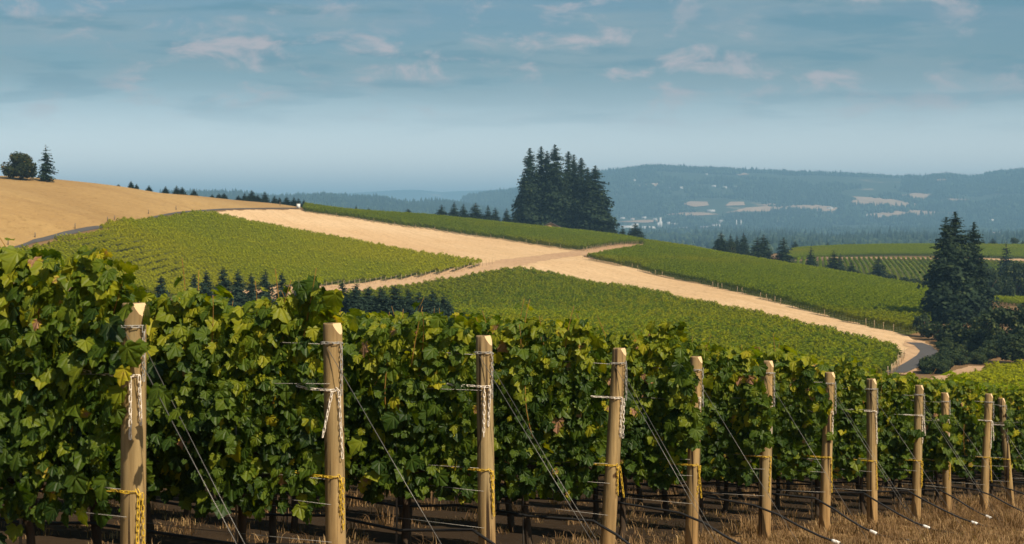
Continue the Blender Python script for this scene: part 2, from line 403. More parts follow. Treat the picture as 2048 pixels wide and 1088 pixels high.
def mat_cut():
    m, t = mat('fresh_cut_wood'); o = objc(t)
    n = t.noise(t.vmath('MULTIPLY', o, (1, 1, 0.4)), 60.0, 3, 0.5)
    finish(t, t.mix(n, (0.62, 0.42, 0.22, 1), (0.74, 0.54, 0.31, 1)), 0.8, 0.2, n, 0.2, 0.003); return m
M['cut'] = mat_cut()
def mat_chain(name, a, rust, amt):
    m, t = mat(name); n = t.noise(objc(t), 55.0, 4, 0.65); n2 = t.noise(pos(t), 22.0, 3, 0.6)
    f = t.mapr(t.math('ADD', t.math('MULTIPLY', n, 0.5), t.math('MULTIPLY', n2, 0.5)), 0.56 - amt, 0.66 - amt)
    finish(t, t.mix(f, (*a, 1), (*rust, 1)), 0.55, 0.4, n, 0.2, 0.002); return m
M['chain_white'] = mat_chain('white_painted_chain', (0.80, 0.71, 0.60), (0.26, 0.13, 0.06), -0.02)
M['chain_yellow'] = mat_chain('yellow_painted_chain', (0.62, 0.40, 0.03), (0.26, 0.13, 0.03), 0.0)
M['chain_steel'] = mat_chain('galvanised_chain', (0.36, 0.34, 0.31), (0.17, 0.12, 0.08), 0.0)
M['wire'] = mat_plain('galvanised_wire', (0.20, 0.185, 0.165), 0.45, 0.2, 30.0, 0.5, 0.6)
M['drip'] = mat_plain('black_poly_pipe', (0.018, 0.017, 0.017), 0.5, 0.2, 8.0, 0.4)
M['white'] = mat_plain('white_plastic', (0.78, 0.76, 0.72), 0.5, 0.05, 8.0)
M['straw'] = mat_leaf('dry_grass_blades', [(0.0,(0.11,0.062,0.029)),(0.5,(0.26,0.155,0.070)),(0.93,(0.47,0.32,0.155)),(0.97,(0.12,0.14,0.03)),(1.0,(0.14,0.17,0.03))], 0.15, 0.8, 0.15, (1.3,0.42,0.60,0.9), (0.13,0.075,0.035))
M['farwhite'] = mat_plain('white_cladding', (0.52, 0.51, 0.49), 0.7, 0.08, 0.05)
M['fargrey'] = mat_plain('grey_roofing', (0.34, 0.33, 0.33), 0.7, 0.15, 0.05)
M['farred'] = mat_plain('brown_cladding', (0.36, 0.22, 0.17), 0.8, 0.15, 0.05)
M['ochre'] = mat_plain('ochre_stucco', (0.62, 0.33, 0.15), 0.85, 0.08, 1.5)
M['roof'] = mat_plain('shingle_roof', (0.15, 0.10, 0.08), 0.85, 0.2, 4.0)
M['glass'] = mat_plain('dark_window', (0.03, 0.04, 0.05), 0.15, 0.1, 2.0, 0.6)
M['fencewood'] = mat_plain('weathered_wood', (0.16, 0.12, 0.085), 0.9, 0.25, 9.0)
M['stakewood'] = mat_plain('pale_stake_wood', (0.42, 0.31, 0.18), 0.9, 0.25, 2.0)

# ------------------------------------------------------------------ ground sheet
def graded(a, b, step, lim0, lim1, grow=1.35):
    c = list(np.arange(a, b + step * .5, step)); s = step
    lo = [a]; 
    while lo[-1] > lim0: s = min(s * grow, 4000); lo.append(lo[-1] - s)
    s = step; hi = [c[-1]]
    while hi[-1] < lim1: s = min(s * grow, 4000); hi.append(hi[-1] + s)
    return np.array(lo[:0:-1] + c + hi[1:])
gx = graded(-330, 460, 4.0, -24000, 24000); gy = graded(-30, 1130, 4.0, -9000, 26000)
GX, GY = np.meshgrid(gx, gy); GZ = hz(GX, GY)
nx, ny = len(gx), len(gy)
ii = (np.arange(ny - 1)[:, None] * nx + np.arange(nx - 1)[None]).ravel()
obj('ground', mesh_np('ground', np.stack([GX, GY, GZ], -1).reshape(-1, 3), np.stack([ii, ii+1, ii+nx+1, ii+nx], 1), [M['ground']], True), kind='structure')

def sheet(name, outline, material, dz, step=6.0, heights=hz, ragged=0.0, **props):
    """a sheet draped on the land"""
    o = []
    for i in range(len(outline)):
        a = np.array(outline[i]); b = np.array(outline[(i + 1) % len(outline)]); k = max(1, int(np.hypot(*(b - a)) / step))
        o += [a + (b - a) * j / k for j in range(k)]
    o = np.array(o)
    if ragged: o = o + np.c_[fbm(o[:, 0] / 3.1, o[:, 1] / 3.1, 3, 5) - .44, fbm(o[:, 0] / 3.1, o[:, 1] / 3.1, 3, 15) - .44] * ragged * 4
    lo = o.min(0); hi = o.max(0)
    xs = np.arange(lo[0], hi[0], step); ys = np.arange(lo[1], hi[1], step)
    X, Y = np.meshgrid(xs, ys); k = inside([tuple(p) for p in o], X, Y)
    P2 = np.vstack([o, np.stack([X[k], Y[k]], 1)]); n = len(o); c = P2.mean(0)
    vs, es, fs, *_ = delaunay_2d_cdt([Vector(p - c) for p in P2], [(i, (i + 1) % n) for i in range(n)], [], 1, 1e-4)
    V = np.array([(v.x, v.y) for v in vs]) + c
    fs = np.array([f for f in fs if len(f) == 3])
    Z = heights(V[:, 0], V[:, 1]) + dz
    return obj(name, mesh_np(name, np.c_[V, Z], fs, [material], True), kind='structure', **props)

# outlines
road_left = [(-60,518),(0,500),(60,485),(120,472),(200,455),(300,436),(400,421.5),(460,418.5),(530,417),(600,416.5)]
rl = [cast(*p) for p in road_left]
def ribbon(line, wl, wr):
    L = np.array(line); T = np.gradient(L, axis=0); T /= np.linalg.norm(T, axis=1)[:, None]; N = np.c_[-T[:, 1], T[:, 0]]
    return [tuple(p) for p in L + N * wl] + [tuple(p) for p in (L - N * wr)[::-1]]
hay = [tuple(p) for p in np.array(rl) + [0, 3.0]] + [WD(620,735), WD(560,800), WD(300,820), WD(0,760), WD(-250,640), WD(-260,420)]
sheet('hay_field', hay, M['hay'], 0.16, 4.0)
sheet('road', ribbon(rl, 0.9, 0.8), M['asphalt'], 0.13, 3.0)
strip = poly([(405,425),(470,421),(600,419.5),(605,422),(700,434),(860,457),(1000,477),(1130,497),(1165,500),(1180,507),(1165,514),(1260,535),(1400,567),(1500,590),
              (1600,618),(1700,645),(1800,668),(1835,684),(1815,706),(1790,703),(1700,685),(1500,637),(1300,593),(1100,556),(1040,546),(985,537),(860,517),(700,487),(500,449),(405,434)])
sheet('mown_strip', strip, M['strip'], 0.09, 3.0, ragged=1.0)
track = [(480,593),(580,579),(700,573.5),(800,562.5),(900,546),(1000,527),(1080,514),(1165,503),(1215,495),(1290,489.5)]
tr = [cast(*p, d0=360) for p in track]
sheet('dirt_track', ribbon(tr, 3.0, 7.0), M['dirt'], 0.12, 2.5, ragged=0.9)
yard = poly([(1770,747),(1800,715),(1818,698),(1805,682),(1835,683),(1855,690),(1872,706),(1850,725),(1820,752)])
sheet('dirt_yard', yard, M['dirt'], 0.14, 2.0, ragged=0.7)
bend = [cast(*p) for p in [(1828,687),(1845,693),(1858,704),(1852,714),(1830,728),(1790,748)]]
sheet('bend_road', ribbon(bend, 1.5, 1.5), M['asphalt'], 0.19, 2.0)
low = [cast(*p) for p in [(1860,790),(1900,765),(1935,748),(1975,735)]]
sheet('dirt_path', ribbon(low, 3.2, 3.6), M['dirt'], 0.12, 1.5, ragged=0.6)
farlane = [cast(*p, d0=700) for p in [(1580,514),(1680,516.5),(1800,517.5),(1900,518),(2060,520)]]
sheet('dirt_lane', ribbon(farlane, 6.0, 6.0), M['dirt'], 0.15, 6.0)
sheet('bare_plot', [WD(1475,700), WD(1530,700), WD(1530,790), WD(1475,790)], M['strip'], 0.1, 6.0)

# ------------------------------------------------------------------ scattering
def scatter(name, pts_, rot, scl, vid, sources, **props):
    """one object whose geometry nodes set source meshes on its points"""
    me = bpy.data.meshes.new(name); me.vertices.add(len(pts_)); me.vertices.foreach_set('co', np.asarray(pts_, np.float32).ravel())
    a = me.attributes.new('rot', 'FLOAT_VECTOR', 'POINT'); a.data.foreach_set('vector', np.asarray(rot, np.float32).ravel())
    a = me.attributes.new('scl', 'FLOAT_VECTOR', 'POINT'); a.data.foreach_set('vector', np.asarray(scl, np.float32).ravel())
    a = me.attributes.new('vid', 'INT', 'POINT'); a.data.foreach_set('value', np.asarray(vid, np.int32))
    o = obj(name, me, kind='stuff', **props)
    ng = bpy.data.node_groups.new(name + '_nodes', 'GeometryNodeTree')
    ng.interface.new_socket('Geometry', in_out='INPUT', socket_type='NodeSocketGeometry')
    ng.interface.new_socket('Geometry', in_out='OUTPUT', socket_type='NodeSocketGeometry')
    N = ng.nodes; L = ng.links
    gi, go = N.new('NodeGroupInput'), N.new('NodeGroupOutput')
    src = bpy.data.collections.new(name + '_source')
    for i, s in enumerate(sources):
        so = bpy.data.objects.new('%s_source_%02d' % (name, i), s); src.objects.link(so)
    ci = N.new('GeometryNodeCollectionInfo'); ci.inputs['Collection'].default_value = src
    ci.inputs['Separate Children'].default_value = True; ci.inputs['Reset Children'].default_value = True
    ip = N.new('GeometryNodeInstanceOnPoints'); ip.inputs['Pick Instance'].default_value = True
    def na(nm, ty):
        n_ = N.new('GeometryNodeInputNamedAttribute'); n_.data_type = ty; n_.inputs['Name'].default_value = nm; return n_.outputs[0]
    L.new(gi.outputs[0], ip.inputs['Points']); L.new(ci.outputs[0], ip.inputs['Instance'])
    L.new(na('vid', 'INT'), ip.inputs['Instance Index'])
    e2r = N.new('FunctionNodeEulerToRotation'); L.new(na('rot', 'FLOAT_VECTOR'), e2r.inputs[0])
    L.new(e2r.outputs[0], ip.inputs['Rotation']); L.new(na('scl', 'FLOAT_VECTOR'), ip.inputs['Scale'])
    L.new(ip.outputs[0], go.inputs[0])
    md = o.modifiers.new('scatter', 'NODES'); md.node_group = ng
    return o

def leaf_quads(C, N, size, aspect=1.0, seed=0, bend=0.25):
    """leaf-clump faces: centres C, normals N -> V, F3, per-vertex index"""
    r = np.random.default_rng(seed); n = len(C)
    N = N / (np.linalg.norm(N, axis=1)[:, None] + 1e-9)
    A = np.cross(N, r.normal(size=(n, 3))); A /= np.linalg.norm(A, axis=1)[:, None] + 1e-9; B = np.cross(N, A)
    s = np.broadcast_to(np.asarray(size, float), (n,))[:, None]
    j = lambda: 1 + r.uniform(-.3, .3, (n, 1))
    V = np.stack([C - A*s*j()*.5 - B*s*aspect*.25*j(), C + A*s*.1 - B*s*aspect*.55*j() + N*s*bend*.3, C + A*s*.55*j(), C + B*s*aspect*.55*j() - A*s*.05 + N*s*bend*.3], 1).reshape(-1, 3)
    b = np.arange(n)[:, None] * 4
    return V, np.concatenate([b + [0, 1, 2], b + [0, 2, 3]])

# ------------------------------------------------------------------ mid-distance vineyards
def vine_segment(seed, length=2.4, n=300, m_='vine_far'):
    r = np.random.default_rng(seed)
    s = r.uniform(-length/2, length/2, n); a = r.uniform(-0.4, math.pi + 0.4, n)
    top = 2.05 + 0.22 * np.sin(s * 3 + seed) + r.normal(0, .07, n)
    rr = r.uniform(0.75, 1.12, n)
    y = np.cos(a) * 0.46 * rr; z = 1.30 + np.sin(a) * (top - 1.30) * rr
    C = np.c_[s, y, np.maximum(z, 0.65)]
    N = np.c_[r.normal(0, .5, n), np.cos(a) + r.normal(0, .5, n), np.sin(a) + .35 + r.normal(0, .5, n)]
    V, T = leaf_quads(C, N, r.uniform(.17, .31, n), 1.0, seed)
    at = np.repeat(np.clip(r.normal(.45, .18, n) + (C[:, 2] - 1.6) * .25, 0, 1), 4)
    mb = MB(); mb.add(V, T); k = mb.n
    for x in (-.6, .6): mb.tube([(x, 0, -.2), (x + r.normal(0, .03), 0, .5), (x, 0, 1.0)], .045, 4)
    at = np.r_[at, np.zeros(mb.n - k)]
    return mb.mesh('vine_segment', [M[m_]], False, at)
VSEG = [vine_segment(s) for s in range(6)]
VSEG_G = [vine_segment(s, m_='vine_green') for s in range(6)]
def vine_block(name, outline, direction, label, spacing=2.3, step=2.3, hscale=1.0, segs=None):
    segs = segs or VSEG_G
    D = np.array(direction, float); D /= np.linalg.norm(D); N = np.array([-D[1], D[0]])
    O = np.array(outline); u = O @ D; v = O @ N
    U, Vv = np.meshgrid(np.arange(u.min(), u.max(), step), np.arange(v.min(), v.max(), spacing))
    U = U + (rng.random(U.shape[0])[:, None]) * step * .5 + rng.normal(0, .1, U.shape); Vv = Vv + rng.normal(0, .05, Vv.shape)
    X = U * D[0] + Vv * N[0]; Y = U * D[1] + Vv * N[1]
    k = inside([tuple(p) for p in O], X, Y); X = X[k]; Y = Y[k]; n = len(X)
    Z = hz(X, Y); pitch = -np.arctan((hz(X + D[0], Y + D[1]) - Z))
    yaw = np.full(n, math.atan2(D[1], D[0])) + math.pi * (rng.random(n) < .5)
    pitch = np.where(yaw > math.atan2(D[1], D[0]) + 1, -pitch, pitch)
    hvar = 0.96 + 0.10 * fbm(X / 25, Y / 25, 2, 4)
    return scatter(name, np.c_[X, Y, Z], np.c_[np.zeros(n), pitch, yaw], np.c_[np.ones(n), rng.uniform(.9, 1.15, n), hvar * rng.uniform(.92, 1.08, n) * hscale],
                   rng.integers(0, len(segs), n), segs, label=label, category='vineyard', group='vineyard blocks on the far slopes')
e0 = np.array(cast(1050, 531)); e1 = np.array(cast(1700, 666)); ROWDIR = e1 - e0
blk_a = poly([(-120,556),(0,516),(120,488),(200,470),(300,449.5),(400,433),(440,439),(560,463),(700,489),(860,518),(975,533),(900,547),(800,561),(700,571),(580,580),('d',450,415),('d',300,372),('d',0,318),('d',-150,300)])
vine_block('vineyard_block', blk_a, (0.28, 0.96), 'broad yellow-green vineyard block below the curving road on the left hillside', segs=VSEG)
blk_b = poly([(607,425),(700,437),(860,460),(1000,480),(1130,500),(1165,503),(1215,494.5),(1282,490),('d',1286,716),('d',1240,750),('d',1170,775),('d',1000,790),('d',850,785),('d',700,765),('d',612,745)])
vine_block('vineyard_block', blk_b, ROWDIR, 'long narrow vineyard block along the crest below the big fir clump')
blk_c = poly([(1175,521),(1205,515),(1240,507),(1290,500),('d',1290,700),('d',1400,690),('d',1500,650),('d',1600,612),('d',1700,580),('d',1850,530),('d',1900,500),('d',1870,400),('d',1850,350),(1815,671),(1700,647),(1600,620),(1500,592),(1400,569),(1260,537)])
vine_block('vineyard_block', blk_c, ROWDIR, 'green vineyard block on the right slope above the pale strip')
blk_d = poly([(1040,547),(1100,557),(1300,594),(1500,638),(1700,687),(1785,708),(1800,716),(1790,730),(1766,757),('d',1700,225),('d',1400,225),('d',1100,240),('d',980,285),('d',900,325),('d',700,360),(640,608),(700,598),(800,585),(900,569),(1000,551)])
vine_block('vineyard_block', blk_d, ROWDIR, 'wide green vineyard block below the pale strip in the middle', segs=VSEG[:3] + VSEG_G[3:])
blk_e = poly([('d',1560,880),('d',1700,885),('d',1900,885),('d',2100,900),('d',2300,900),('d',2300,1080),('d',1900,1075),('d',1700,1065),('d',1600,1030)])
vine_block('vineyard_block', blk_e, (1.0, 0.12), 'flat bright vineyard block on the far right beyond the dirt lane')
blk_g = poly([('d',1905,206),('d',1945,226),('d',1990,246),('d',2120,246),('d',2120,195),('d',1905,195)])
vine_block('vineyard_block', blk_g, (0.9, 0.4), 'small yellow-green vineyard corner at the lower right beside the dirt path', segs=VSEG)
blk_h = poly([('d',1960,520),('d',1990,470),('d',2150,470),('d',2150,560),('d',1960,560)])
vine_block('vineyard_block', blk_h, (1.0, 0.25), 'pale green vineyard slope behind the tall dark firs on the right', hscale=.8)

for b_ in (blk_a, blk_b, blk_c, blk_d, blk_e): sheet('vineyard_ground', b_, M['soil'], 0.05, 6.0)
sheet('row_ground', [WD(1575,650), WD(1575,842), WD(2070,842), WD(2100,650)], M['soil'], 0.06, 5.0)
# far rows that show one by one
fdir = np.array([-0.17, -0.985]); fper = np.array([fdir[1], -fdir[0]]) * -1
for i in range(46):
    px = 1600 + i * 9.8; start = np.array(WD(px, 838)); L = 185.0; n = int(L * 13)
    s = rng.uniform(0, L, n); a = rng.uniform(-.3, math.pi + .3, n)
    XY = start + s[:, None] * fdir + (np.cos(a) * .42)[:, None] * fper
    Z = hz(XY[:, 0], XY[:, 1]) + 1.2 + np.sin(a) * .85 + rng.normal(0, .1, n)
    V, T = leaf_quads(np.c_[XY, Z], np.c_[np.cos(a)[:, None] * fper, np.sin(a) + .4] + rng.normal(0, .4, (n, 3)), rng.uniform(.35, .6, n), 1.0, i)
    V -= [start[0], start[1], 0]
    obj('vine_row', mesh_np('vine_row', V, T, [M['vine_green']], False, np.repeat(rng.uniform(0, .7, n), 4)), loc=(start[0], start[1], 0),
        label='thin dark vine row running downhill below the far dirt lane', category='vine row', group='separate vine rows on the far right slope')

# end posts of the mid-distance rows
def small_post_mesh(h, r):
    return MB().tube([(0, 0, -.3), (0.01, 0, h * .5), (0, 0, h)], [r, r * .95, r * .85], 6).mesh('stake', [M['stakewood']])
STK = small_post_mesh(1.75, .055)
def edge_posts(line, every, label, group, off=(0, 0), skip=0.0):
    L = np.array(line); seg = np.r_[0, np.cumsum(np.hypot(*np.diff(L, axis=0).T))]
    for s in np.arange(0, seg[-1], every):
        if random.random() < skip: continue
        x = np.interp(s, seg, L[:, 0]) + off[0] + random.gauss(0, .1); y = np.interp(s, seg, L[:, 1]) + off[1] + random.gauss(0, .1)
        o = obj('trellis_post', STK, loc=(x, y, h1(x, y)), label=label, category='post', group=group)
        o.rotation_euler = (random.gauss(0, .05), random.gauss(0, .05), random.random() * 6)
edge_posts([cast(*p) for p in [(982,527.5),(900,546.5),(800,561.5),(700,571.5),(600,579)]], 2.3, 'thin row-end post along the lower edge of the left vineyard block', 'row-end posts of the left block', (0.6, -1.4))
edge_posts([cast(*p) for p in [(1165,503.5),(1215,495),(1275,490.5)]], 2.4, 'thin row-end post at the corner of the narrow crest vineyard block', 'row-end posts of the crest block', (0.5, -1.3))
edge_posts([cast(*p) for p in [(1799,717),(1789,731),(1766,757)]], 2.4, 'thin row-end post beside the dirt yard at the road bend', 'row-end posts of the middle block', (0.6, -.8))
edge_posts([cast(*p) for p in [(640,429),(700,437),(860,460),(1000,480),(1130,500)]], 8.0, 'thin post along the upper edge of the pale strip', 'posts above the pale strip', (0, -1.3), .15)
edge_posts([cast(*p) for p in [(1170,517),(1260,537),(1400,569),(1500,592),(1600,620),(1700,647),(1815,671)]], 4.5, 'thin post along the lower edge of the right slope vineyard', 'posts below the right slope vineyard', (-.7, -1.0), .6)

# ------------------------------------------------------------------ trees
def conifer_mesh(seed, H, R, start, nb, ns, ragged, mat_, top_pow=0.85, sp=0.30):
    """returns (trunk mesh, crown mesh) of one conifer"""
    r = np.random.default_rng(seed)
    tm = MB(); lean = r.normal(0, .012 * H, 2)
    zs = np.linspace(0, H * .97, 7)
    tm.tube(np.c_[lean[0] * (zs/H)**2, lean[1] * (zs/H)**2, zs - .3], np.interp(zs, [0, H*.97], [H * .014 + .06, .03]), 7)
    t = 1 - np.sqrt(r.random(nb)); t = np.r_[t, r.uniform(.80, 1, max(6, nb // 14))]
    t = start + (1 - start) * t; nb = len(t)
    az = r.uniform(0, 2*math.pi, nb)
    prof = np.power(np.clip((1 - t) / (1 - start), 0, 1), top_pow)
    prof *= np.where(t < start + .12, .55 + .45 * (t - start) / .12, 1.0)
    lump = 1 + ragged * (np.sin(az * 2 + t * 23 + seed) * .5 + r.normal(0, .45, nb))
    Lb = np.maximum(R * prof * np.clip(lump, .35, 1.6), .015 * H)
    C = []; N = []; S = []; W_ = []
    up0 = np.interp(t, [start, .75, 1], [-.10, .18, .7]) + r.normal(0, .08, nb)
    for k in range(ns):
        f = (k + 1.0) / ns * r.uniform(.85, 1.08, nb)
        side = r.normal(0, .16, nb) * Lb * (0.3 + f * .8)
        x = np.cos(az) * Lb * f - np.sin(az) * side; y = np.sin(az) * Lb * f + np.cos(az) * side
        z = t * H + Lb * (up0 * f - .28 * f * f)
        C.append(np.c_[x + lean[0]*t**2, y + lean[1]*t**2, z])
        N.append(np.c_[np.cos(az) * .45 + r.normal(0, .45, nb), np.sin(az) * .45 + r.normal(0, .45, nb), .85 + r.normal(0, .3, nb)])
        S.append(np.clip(Lb * sp * r.uniform(.75, 1.3, nb), .010 * H, .07 * H) * (1.15 - .35 * f)); W_.append(f)
    C = np.concatenate(C); N = np.concatenate(N); S = np.concatenate(S); f = np.concatenate(W_)
    V, T = leaf_quads(C, N, S, .62, seed, -.5)
    at = np.repeat(np.clip(r.normal(.42, .2, len(C)), 0, 1), 4)
    cm = mesh_np('crown', V, T, [mat_], False, at)
    if start > .03:
        for k in range(10):
            z = r.uniform(start * .4, start + .06) * H; a = r.uniform(0, 6.28); l = r.uniform(.3, .7) * R * .6
            tm.tube([(0, 0, z), (math.cos(a)*l*.6, math.sin(a)*l*.6, z - .05*l), (math.cos(a)*l, math.sin(a)*l, z - .25*l)], [.05, .035, .015], 4)
    return tm.mesh('trunk', [M['bark']]), cm
def broad_mesh(seed, H, R, n, mat_, size, flat=1.0):
    r = np.random.default_rng(seed); tm = MB()
    tm.tube([(0,0,-.3),(r.normal(0,.05),r.normal(0,.05),H*.25),(r.normal(0,.2),r.normal(0,.2),H*.6)], [.05*R+.08, .04*R+.06, .03], 7)
    for k in range(6):
        a = k * 1.05 + r.random(); tm.tube([(0,0,H*.22),(math.cos(a)*R*.35,math.sin(a)*R*.35,H*.48),(math.cos(a)*R*.62,math.sin(a)*R*.62,H*.62)], [.025*R+.04,.018*R+.02,.01], 5)
    nl = 26; ca = r.uniform(0, 6.28, nl); ch = r.uniform(-.75, .95, nl); cr = np.sqrt(np.clip(1 - ch**2, 0, 1)) * r.uniform(.45, .95, nl)
    L = np.c_[np.cos(ca)*cr*R*.72, np.sin(ca)*cr*R*.72, H*.46 + ch*H*.38]; lr = r.uniform(.30, .46, nl) * R
    w_ = r.integers(0, nl, n); d = r.normal(size=(n, 3)); d /= np.linalg.norm(d, axis=1)[:, None]
    C = L[w_] + d * (lr[w_] * np.power(r.random(n), .33))[:, None] * [1, 1, .85]
    C[:, 2] = np.maximum(C[:, 2], .02 * H)
    V, T = leaf_quads(C, d + [0, 0, .4] + r.normal(0, .5, (n, 3)), r.uniform(.7, 1.3, n) * size, .9, seed)
    at = np.repeat(np.clip(r.normal(.45, .22, n) + (r.random(nl) - .5)[w_] * .4, 0, 1), 4)
    return tm.mesh('trunk', [M['bark']]), mesh_np('crown', V, T, [mat_], False, at)
KIND = {
 'big':  [(30., 6.2, conifer_mesh(20+i, 30., 6.2, .12 if i in (2, 3, 4) else .06, 1000, 14, .36, M['conifer'], .56, .24)) for i in range(5)],
 'xmas': [(8., 2.2, conifer_mesh(40+i, 8., 2.2, .02, 380, 9, .24, M['conifer'], .66, .32)) for i in range(4)],
 'blue': [(6., 1.5, conifer_mesh(50+i, 6., 1.5, .02, 560, 10, .34, M['conifer_blue'], .58, .32)) for i in range(4)],
 'thin': [(14., 2.6, conifer_mesh(60, 14., 2.6, .06, 210, 9, .75, M['conifer'], .55, .36))],
 'tall': [(26., 5.5, conifer_mesh(70+i, 26., 5.5, (.03, .16, .03)[i], 820, 13, .38, M['conifer'], .60, .27)) for i in range(3)],
 'round': [(9., 5.0, broad_mesh(80+i, 9., 5.0, 3000, M['broad'], .55)) for i in range(3)],
 'olive': [(9., 5.0, broad_mesh(90, 9., 5.0, 7000, M['olive'], .50))],
 'bush': [(3., 2.0, broad_mesh(95+i, 3., 2.0, 1100, M['broad'], .34)) for i in range(3)],
}
def tree(kind, px, d, ytop, wpx, label, cat='tree', group=None, name=None, rise=0.0, var=None, low=None):
    x, y = WD(px, d); z = h1(x, y) + rise; H = (HY - ytop) / F * d - z
    vs = KIND[kind]; i = (random.randrange(len(vs)) if var is None else var); h0, r0, (tm, cm) = vs[i]
    if low: H = low
    o = empty(name or {'round': 'broadleaf_tree', 'olive': 'broadleaf_tree', 'bush': 'shrub'}.get(kind, 'fir_tree'), (x, y, z), label, cat, group)
    obj('trunk', tm, o); obj('crown', cm, o)
    s = wpx * (1.5 if kind == 'xmas' else 1.0) * d / F / 2 / r0
    if kind in ('bush', 'round') and d < 400 and not low: H = max(H, wpx * d / F * .62)
    o.scale = (s, s, H / h0); o.rotation_euler = (0, 0, random.uniform(0, 6.28)); return o
ORD = ['first','second','third','fourth','fifth','sixth','seventh','eighth','ninth','tenth','eleventh','twelfth','thirteenth','fourteenth','fifteenth','sixteenth','seventeenth','eighteenth','nineteenth','twentieth','twenty-first','twenty-second','twenty-third','twenty-fourth','twenty-fifth','twenty-sixth']

tree('olive', 41, 523, 303, 84, 'dense round tree with yellowing left side on the golden hilltop')
tree('thin', 92, 527, 289, 34, 'thin ragged fir standing beside the round tree on the golden hilltop')
g = 'small firs along the crest of the golden field'
for i, (px, d, yt, wp) in enumerate([(191,600,366,6),(237,604,368,8),(262,606,361,10),(273,606,367,8),(298,620,370,10),(331,640,372,10),(353,660,371,13),(364,660,373,13),(388,672,377,11),(424,690,388,9),(438,690,386,10),(448,690,385,12),(477,700,390,11),(489,700,386,11),(503,705,379,16),(516,705,389,14),(530,710,383,15),(549,715,391,12),(559,715,394,11),(574,720,393,17),(588,720,394,13),(597,722,396,13),(608,725,399,12)]):
    tree('xmas', px, d, yt, wp * 1.15, '%s small fir from the left along the crest of the golden field' % ORD[i], group=g)
tree('xmas', 712, 752, 411, 9, 'tiny lone fir tip above the narrow crest vineyard', group='small firs behind the crest vineyard')
tree('bush', 737, 752, 416, 9, 'tiny orange-brown shrub just right of the lone fir tip on the crest', 'shrub')
tree('bush', 762, 756, 420, 10, 'tiny shrub halfway between the lone fir tip and the low spreading fir', 'shrub')
tree('xmas', 815, 768, 417, 22, 'low spreading fir alone above the crest vineyard, left of the fir row', group='small firs behind the crest vineyard')
for i, (px, yt, wp) in enumerate([(884,409,27),(908,404,23),(927,407,23),(952,404,32),(976,410,20),(990,414,21),(1014,416,20),(1030,421,17)]):
    tree('xmas', px, 785, yt, wp, '%s fir from the left in the row just left of the big fir clump' % ORD[i], group='fir row left of the big clump')
for i, (px, d, yt, wp) in enumerate([(1062,790,297,58),(1081,799,293,46),(1096,794,303,44),(1110,788,290,62),(1135,792,303,46),(1146,797,310,48),(1162,790,316,54),(1176,800,336,50),(1190,784,332,66),(1050,794,350,40)]):
    tree('big', px, d, yt, wp * 1.18, '%s tall fir by treetop from the left in the big clump on the crest' % ORD[[1,2,3,4,5,6,7,8,9,0][i]], group='big fir clump on the crest', var=i % 5)
for i, (px, d, yt, wp) in enumerate([(1213,780,440,34),(1229,776,456,20),(1245,752,456,16),(1271,748,446,33)]):
    tree('xmas', px, d, yt, wp, ['low fir tucked under the right edge of the big clump','smallest fir at the right foot of the big clump','small fir left of the wider one, right of the big clump','wide lone fir right of the big clump, before the white mill'][i], group='small firs right of the big clump')
tree('bush', 1341, 720, 486, 30, 'low dark shrub on the crest right of the lone wide fir', 'shrub')
tree('bush', 1362, 725, 487, 12, 'tiny dark shrub right of the low dark shrub on the crest', 'shrub')
rt = [('xmas',1443,690,464,32,'rounded fir at the left end of the trees beyond the right slope'),('round',1463,700,482,24,'olive-green round tree tucked behind the rounded fir'),
 ('xmas',1461,770,467,14,'small dark fir behind the olive round tree, left of three'),('xmas',1474,772,470,14,'small dark fir behind the olive round tree, middle of three'),('xmas',1487,765,464,20,'dark fir right of the olive round tree, right of three'),
 ('xmas',1514,668,473,32,'left fir of the broad pair beside the bare plot'),('xmas',1526,675,467,36,'right fir of the broad pair beside the bare plot'),
 ('xmas',1567,650,474,38,'broad lone fir right of the broad pair beyond the right slope'),('xmas',1590,1000,481,15,'distant fir behind the bright far vineyard, left end'),
 ('xmas',1622,632,493,24,'slim fir standing before the far dirt lane'),('xmas',1668,612,501,34,'broad fir standing before the separate vine rows'),
 ('xmas',1681,620,507,18,'slim fir top at the right side of the broad fir by the vine rows'),('xmas',1703,612,521,22,'short fir low in the dip before the vine rows'),('xmas',1757,600,513,32,'fir nearest the tall dark firs, standing before the vine rows'),
 ('xmas',1655,1085,484,15,'distant small fir on the horizon of the bright far vineyard'),('bush',1702,1085,487,26,'distant low dark trees on the edge of the bright far vineyard'),('xmas',1709,1088,484,9,'distant fir tip rising from the low dark trees'),
 ('xmas',1836,1090,485,5,'tiny fir tip on the edge of the far vineyard left of the tall firs'),
 ('xmas',1966,1085,478,12,'first distant fir right of the tall dark firs'),('xmas',1986,1085,476,18,'second distant fir right of the tall dark firs'),('round',2028,1080,474,24,'distant round tree at the right edge beyond the far vineyard'),('xmas',2046,1085,480,12,'distant fir cut by the right edge of the picture'),
 ('xmas',2013,640,484,38,'dark fir with pointed top standing right of the tall dark firs')]
for k, px, d, yt, wp, lb in rt:
    tree(k, px, d, yt, wp, lb, 'shrub' if k == 'bush' else 'tree', 'trees beyond the right slope')
for i, (px, d, yt, wp) in enumerate([(1716,600,541,26),(1738,596,546,24),(1782,590,548,30),(1806,586,553,30),(1830,580,556,30),(1850,570,560,30),(1690,606,536,20)]):
    tree('bush', px, d, yt, wp, '%s dark hedge shrub from the left at the foot of the vine rows' % ORD[[1,2,3,4,5,6,0][i]], 'shrub', 'hedge shrubs below the vine rows')
tree('tall', 1890, 372, 434, 92, 'tall dark fir with leftmost top of the pair above the road bend', group='tall firs at the road bend', var=0)
tree('tall', 1910, 378, 424, 104, 'tallest dark fir above the road bend with bare trunk showing', group='tall firs at the road bend', var=1)
